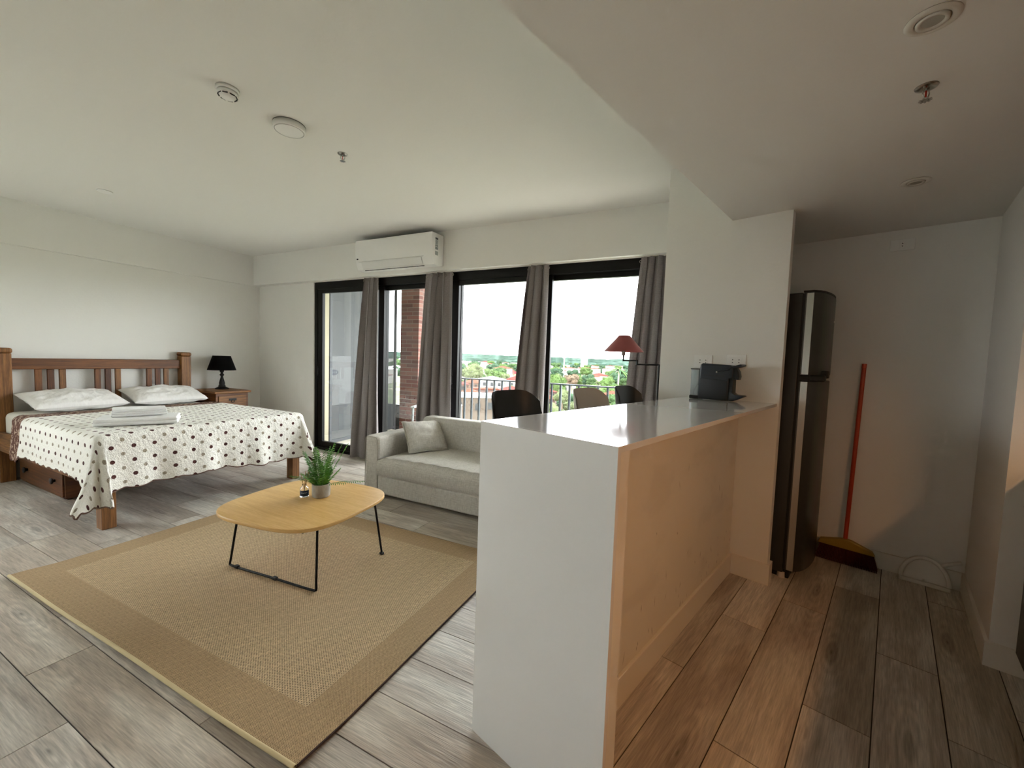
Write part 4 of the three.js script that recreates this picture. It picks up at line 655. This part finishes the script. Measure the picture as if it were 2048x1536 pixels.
const trunkG = new THREE.CylinderGeometry(0.12, 0.2, 1, 8);
const spots = []; const free = (x, z, r) => spots.every(q => Math.hypot(q[0] - x, q[1] - z) > q[2] + r);
function tree(label, x, yTop, z, r, h, k, group) {
  spots.push([x, z, r * 1.15]);
  const o = thing('tree', label, 'tree', [x, -13.5, z], rnd() * 6, group); const top = yTop + 13.5, c = part('crown', crowns[k % 4], leafM[k % 5], o, [0, top - h / 2, 0]); c.scale.set(r, h / 2, r);
  const t = part('trunk', trunkG, trunkM, o, [0, (top - h / 2) / 2, 0]); t.scale.set(r * 0.4 + 0.6, top - h / 2, r * 0.4 + 0.6); return o;
}
tree('large pale green tree at the edge of the town view beside a white roof', -92.5, -0.2, -149.5, 5.2, 9.5, 3);
tree('bright green tree behind the white hipped roof', -100, -3.0, -180, 4.2, 8, 1); tree('tall leafy tree just beyond the railing below the tower', -51, -1.8, -140, 4.6, 15, 1); tree('brownish bare looking tree beside the tall leafy tree', -54, -3.8, -168, 4.0, 7, 4);
[[-54, -196, -4.4, 4.2], [-46, -202, -4.9, 3.8], [-38, -206, -5.6, 3.6], [-37, -222, -2.0, 6.5], [-62, -190, -5.0, 3.3], [-24, -214, -3.5, 6]].forEach(([x, z, y, r], i) => tree('round green tree in the cluster around the palm', x, y, z, r, r * 1.8, [2, 1, 0][i % 3], 'green trees around the palm'));
[[-93, -178, -8.3, 2.4], [-71, -145, -8.6, 2.2], [-58, -88, -8.4, 1.6], [-53.5, -86, -8.8, 1.4], [-45, -70, -9.2, 1.2], [-43, -66, -9.6, 1.3], [-66, -132, -9.0, 2.4], [-40, -120, -8.0, 3.5], [-33, -105, -9, 3.2], [-46, -112, -8.2, 3]].forEach(([x, z, y, r], i) => tree('small green tree among the roofs', x, y, z, r, r * 1.9, i, 'small trees among the roofs'));
// palm
{
  const o = thing('palm_tree', 'palm tree with drooping fronds among the green trees', 'palm', [-39, -13.5, -190]); part('trunk', tube([[0, 0, 0], [0.3, 4, 0], [0.5, 11.2, 0]], 0.35, 20, 8), std(0xa59a86, 0.9), o);
  for (let i = 0; i < 18; i++) { const a = i * 2.399, up = rr(-0.1, 1.0); part('frond', sheet(2, 10, (u, v) => { const s = (u - 0.5) * 1.1 * Math.sin(Math.PI * (0.08 + 0.9 * v)), r = v * 6.0; return [0.5 + Math.cos(a) * r * (1 - 0.25 * up) - Math.sin(a) * s, 11.2 + up * r * 0.8 - r * r * 0.10 - Math.abs(s) * 0.5, Math.sin(a) * r * (1 - 0.25 * up) + Math.cos(a) * s]; }, 0.05), leafM[i % 3], o); }
}
// houses
const winM = std(0x14181b, 0.4), whiteW = std(0x9a9790, 0.9), roofR = phy(0x4a2621, 1, { specularIntensity: 0.1 }), roofO = phy(0x553024, 1, { specularIntensity: 0.1 }), roofW = std(0xdad8d4, 0.8);
function house(name, label, x, yEave, z, w, d, rh, wm, rm, turn, wins, group) {
  spots.push([x, z, Math.hypot(w, d) / 2 + 0.8]);
  const o = thing(name, label, 'building', [x, -13.5, z], turn, group), H = yEave + 13.5; part('walls', bx(-w / 2, w / 2, 0, H, -d / 2, d / 2), wm, o);
  if (rh > 0) { const g = new THREE.ConeGeometry(1, rh, 4, 1); g.rotateY(Math.PI / 4); g.scale((w / 2 + 0.5) * Math.SQRT2, 1, (d / 2 + 0.5) * Math.SQRT2); g.translate(0, H + rh / 2, 0); part('roof', triUV(g), rm, o); } else part('roof', bx(-w / 2 - 0.2, w / 2 + 0.2, H, H + 0.35, -d / 2 - 0.2, d / 2 + 0.2), rm, o);
  for (const [wx, wy] of wins) part('window', bx(wx - 0.45, wx + 0.45, H + wy - 0.6, H + wy + 0.6, d / 2 - 0.02, d / 2 + 0.05), winM, o); return o;
}
house('stone_house', 'white flat roofed building with stone wall just below the railing', -38, -5.6, -62.5, 9, 6, 0, std(0x453b31, 0.95), roofW, R(30), [[-2.6, -1.4], [0.6, -1.6], [2.8, -1.4]]);
house('tiled_house', 'house with orange tiled roof behind the stone building', -51, -7.4, -82, 5.4, 4.5, 1.3, whiteW, roofO, R(30), [[-1.2, -1.2], [1.2, -1.2]]);
house('tiled_house', 'house with wide dark red tiled roof', -78, -8.2, -166, 12, 8, 2.6, whiteW, roofR, R(24), [[-3, -1.6], [0, -1.6], [3, -1.6]]);
house('hipped_house', 'white house with white hipped roof', -67, -5.9, -121, 8.5, 6, 1.1, whiteW, roofW, R(28), [[-2.5, -1.5], [0, -1.5], [2.5, -1.5]]);
house('pink_house', 'pink walled house with dark windows below the white hipped roof', -58, -7.6, -101, 7, 5, 0, std(0x503c36, 0.9), roofO, R(30), [[-2, -1.3], [0, -1.3], [2, -1.3]]);
house('red_hall', 'distant long building with a bright red roof', -175, -9, -361, 16, 9, 0.1, std(0x8a2630, 0.8), std(0x8a2630, 0.8), R(26), []);
house('orange_house', 'orange walled house with tiled roof seen between stool and stool', -24.5, -8.1, -113, 6.5, 5, 1.6, std(0x55382c, 0.9), roofO, R(12), [[-1.6, -1.3], [0.4, -1.3], [2, -1.3]]);
house('white_tower', 'tall white tower block in the far distance', -184, 5.2, -633, 10.5, 10, 0, std(0xe6e4e0, 0.9), roofW, R(16), []);
for (let i = 0, n = 0; i < 9 && n < 800; n++) { const d = rr(98, 175), a = R(rr(19, 34)), x = -Math.sin(a) * d, z = -Math.cos(a) * d, w = rr(6, 9); if (!free(x, z, w * 0.62 + 0.8)) continue; house('village_house', ['pale walled house with tiled roof among the nearer roofs', 'pinkish walled house with tiled roof among the nearer roofs', 'tan walled house with tiled roof among the nearer roofs'][i % 3], x, rr(-10.3, -8.2), z, w, rr(5, 6.5), rr(1, 1.8), [whiteW, std(0x503c36, 0.9), std(0x5a4638, 0.9)][i % 3], [roofO, roofR][i % 2], R(rr(5, 45)), [[-1.6, -1.3], [0.2, -1.3], [1.9, -1.3]], 'nearer tiled houses of the town'); i++; }
for (let i = 0, n = 0; i < 42 && n < 3000; n++) { const d = rr(85, 215), a = R(i < 26 ? rr(6, 21) : rr(19, 35)), r = rr(2.2, 4.2), x = -Math.sin(a) * d, z = -Math.cos(a) * d; if (!free(x, z, r * 1.15)) continue; tree(['bright green leafy tree between the nearer houses', 'mid green leafy tree between the nearer houses', 'bright green leafy tree between the nearer houses', 'pale olive leafy tree between the nearer houses'][i % 4], x, rr(-8.2, -5.2) + (i < 26 ? 1 : -0.6), z, r, r * 2, [1, 0, 1, 3][i % 4], 'leafy trees between the nearer houses'); i++; }
for (let i = 0, n = 0; i < 70 && n < 6000; n++) { const d = rr(170, 800), a = R(rr(4, 48)), w = rr(8, 18), x = -Math.sin(a) * d, z = -Math.cos(a) * d; if (!free(x, z, w * 0.6 + 1)) continue; house('distant_house', ['small distant house with dark red roof far out in the town', 'small distant house with orange roof far out in the town', 'small distant house with orange roof far out in the town', 'small distant house with pale roof far out in the town'][i % 4], x, rr(-10.5, -8.5) + d * 0.005, z, w, rr(6, 9), rnd() < 0.55 ? rr(1, 2.2) : 0, whiteW, [roofR, roofO, roofO, roofW][i % 4], R(rr(0, 60)), [], 'distant houses of the town'); i++; }
for (let i = 0, n = 0; i < 230 && n < 9000; n++) { const d = rr(215, 900), a = R(rr(2, 50)), r = rr(4, 8), x = -Math.sin(a) * d, z = -Math.cos(a) * d; if (!free(x, z, r * 1.15)) continue; tree(['mid green round tree far out in the town', 'dark bluish green tree far out in the town', 'bright green tree far out in the town', 'dark bluish green tree far out in the town'][i % 4], x, rr(-8.5, -3.5) + d * 0.004, z, r, r * 1.6, [0, 2, 1, 2][i % 4], 'distant trees of the town'); i++; }
{ const o = thing('radio_mast', 'thin grey mast with a round head above the trees', 'mast', [-90, -13.5, -262]); part('shaft', cyl(0.35, 0.5, 16.2, 0, 8.1, 0, 10), std(0x8e9896, 0.7), o); part('head', cyl(1.3, 1.0, 0.9, 0, 16.6, 0, 16), std(0x6f7776, 0.7), o); }
// far wooded ridges
const hillTex = tex(512, 256, 1, 1, (u, v) => { const n = fbm(u * 30, v * 8, 30, 8, 201, 4), m = fbm(u * 120, v * 40, 120, 40, 207, 2); return mix3(rgb(0x8f9a92), rgb(0xffffff), clamp(0.5 + (n - 0.5) * 2.2 + (m - 0.5) * 1.2, 0, 1)); }); hillTex.repeat.set(4, 1);
for (const [d, top, sd, col] of [[1300, 12, 5, 0x3e4d45], [1000, 6, 9, 0x3e4d45], [780, 2, 14, 0x3e4d45]]) {
  const P = [], N = 240; for (let i = 0; i <= N; i++) { const a = R(lerp(-15, 75, i / N)), h = top + (d / 100) * (fbm(i * 0.12, sd, 512, 512, sd, 5) - 0.5); P.push([-Math.sin(a) * d, h, -Math.cos(a) * d, a]); }
  const g = sheet(N, 6, (u, v) => { const q = P[Math.round(u * N)], rows = v; const k = 1 + rows * 0.22; return [q[0] * k, lerp(-13.5, q[1], Math.sin(Math.min(1, rows * 1.3) * Math.PI / 2)), q[2] * k]; }, 0.5); g.computeVertexNormals(); struct('hills', g, phy(col, 1, { map: hillTex, specularIntensity: 0 }));
}
// ---------------------------------------------------------------- shadows on, then hand over
scene.traverse(o => { if (o.isMesh) { o.castShadow = true; o.receiveShadow = true; } });
renderer.render(scene, camera);
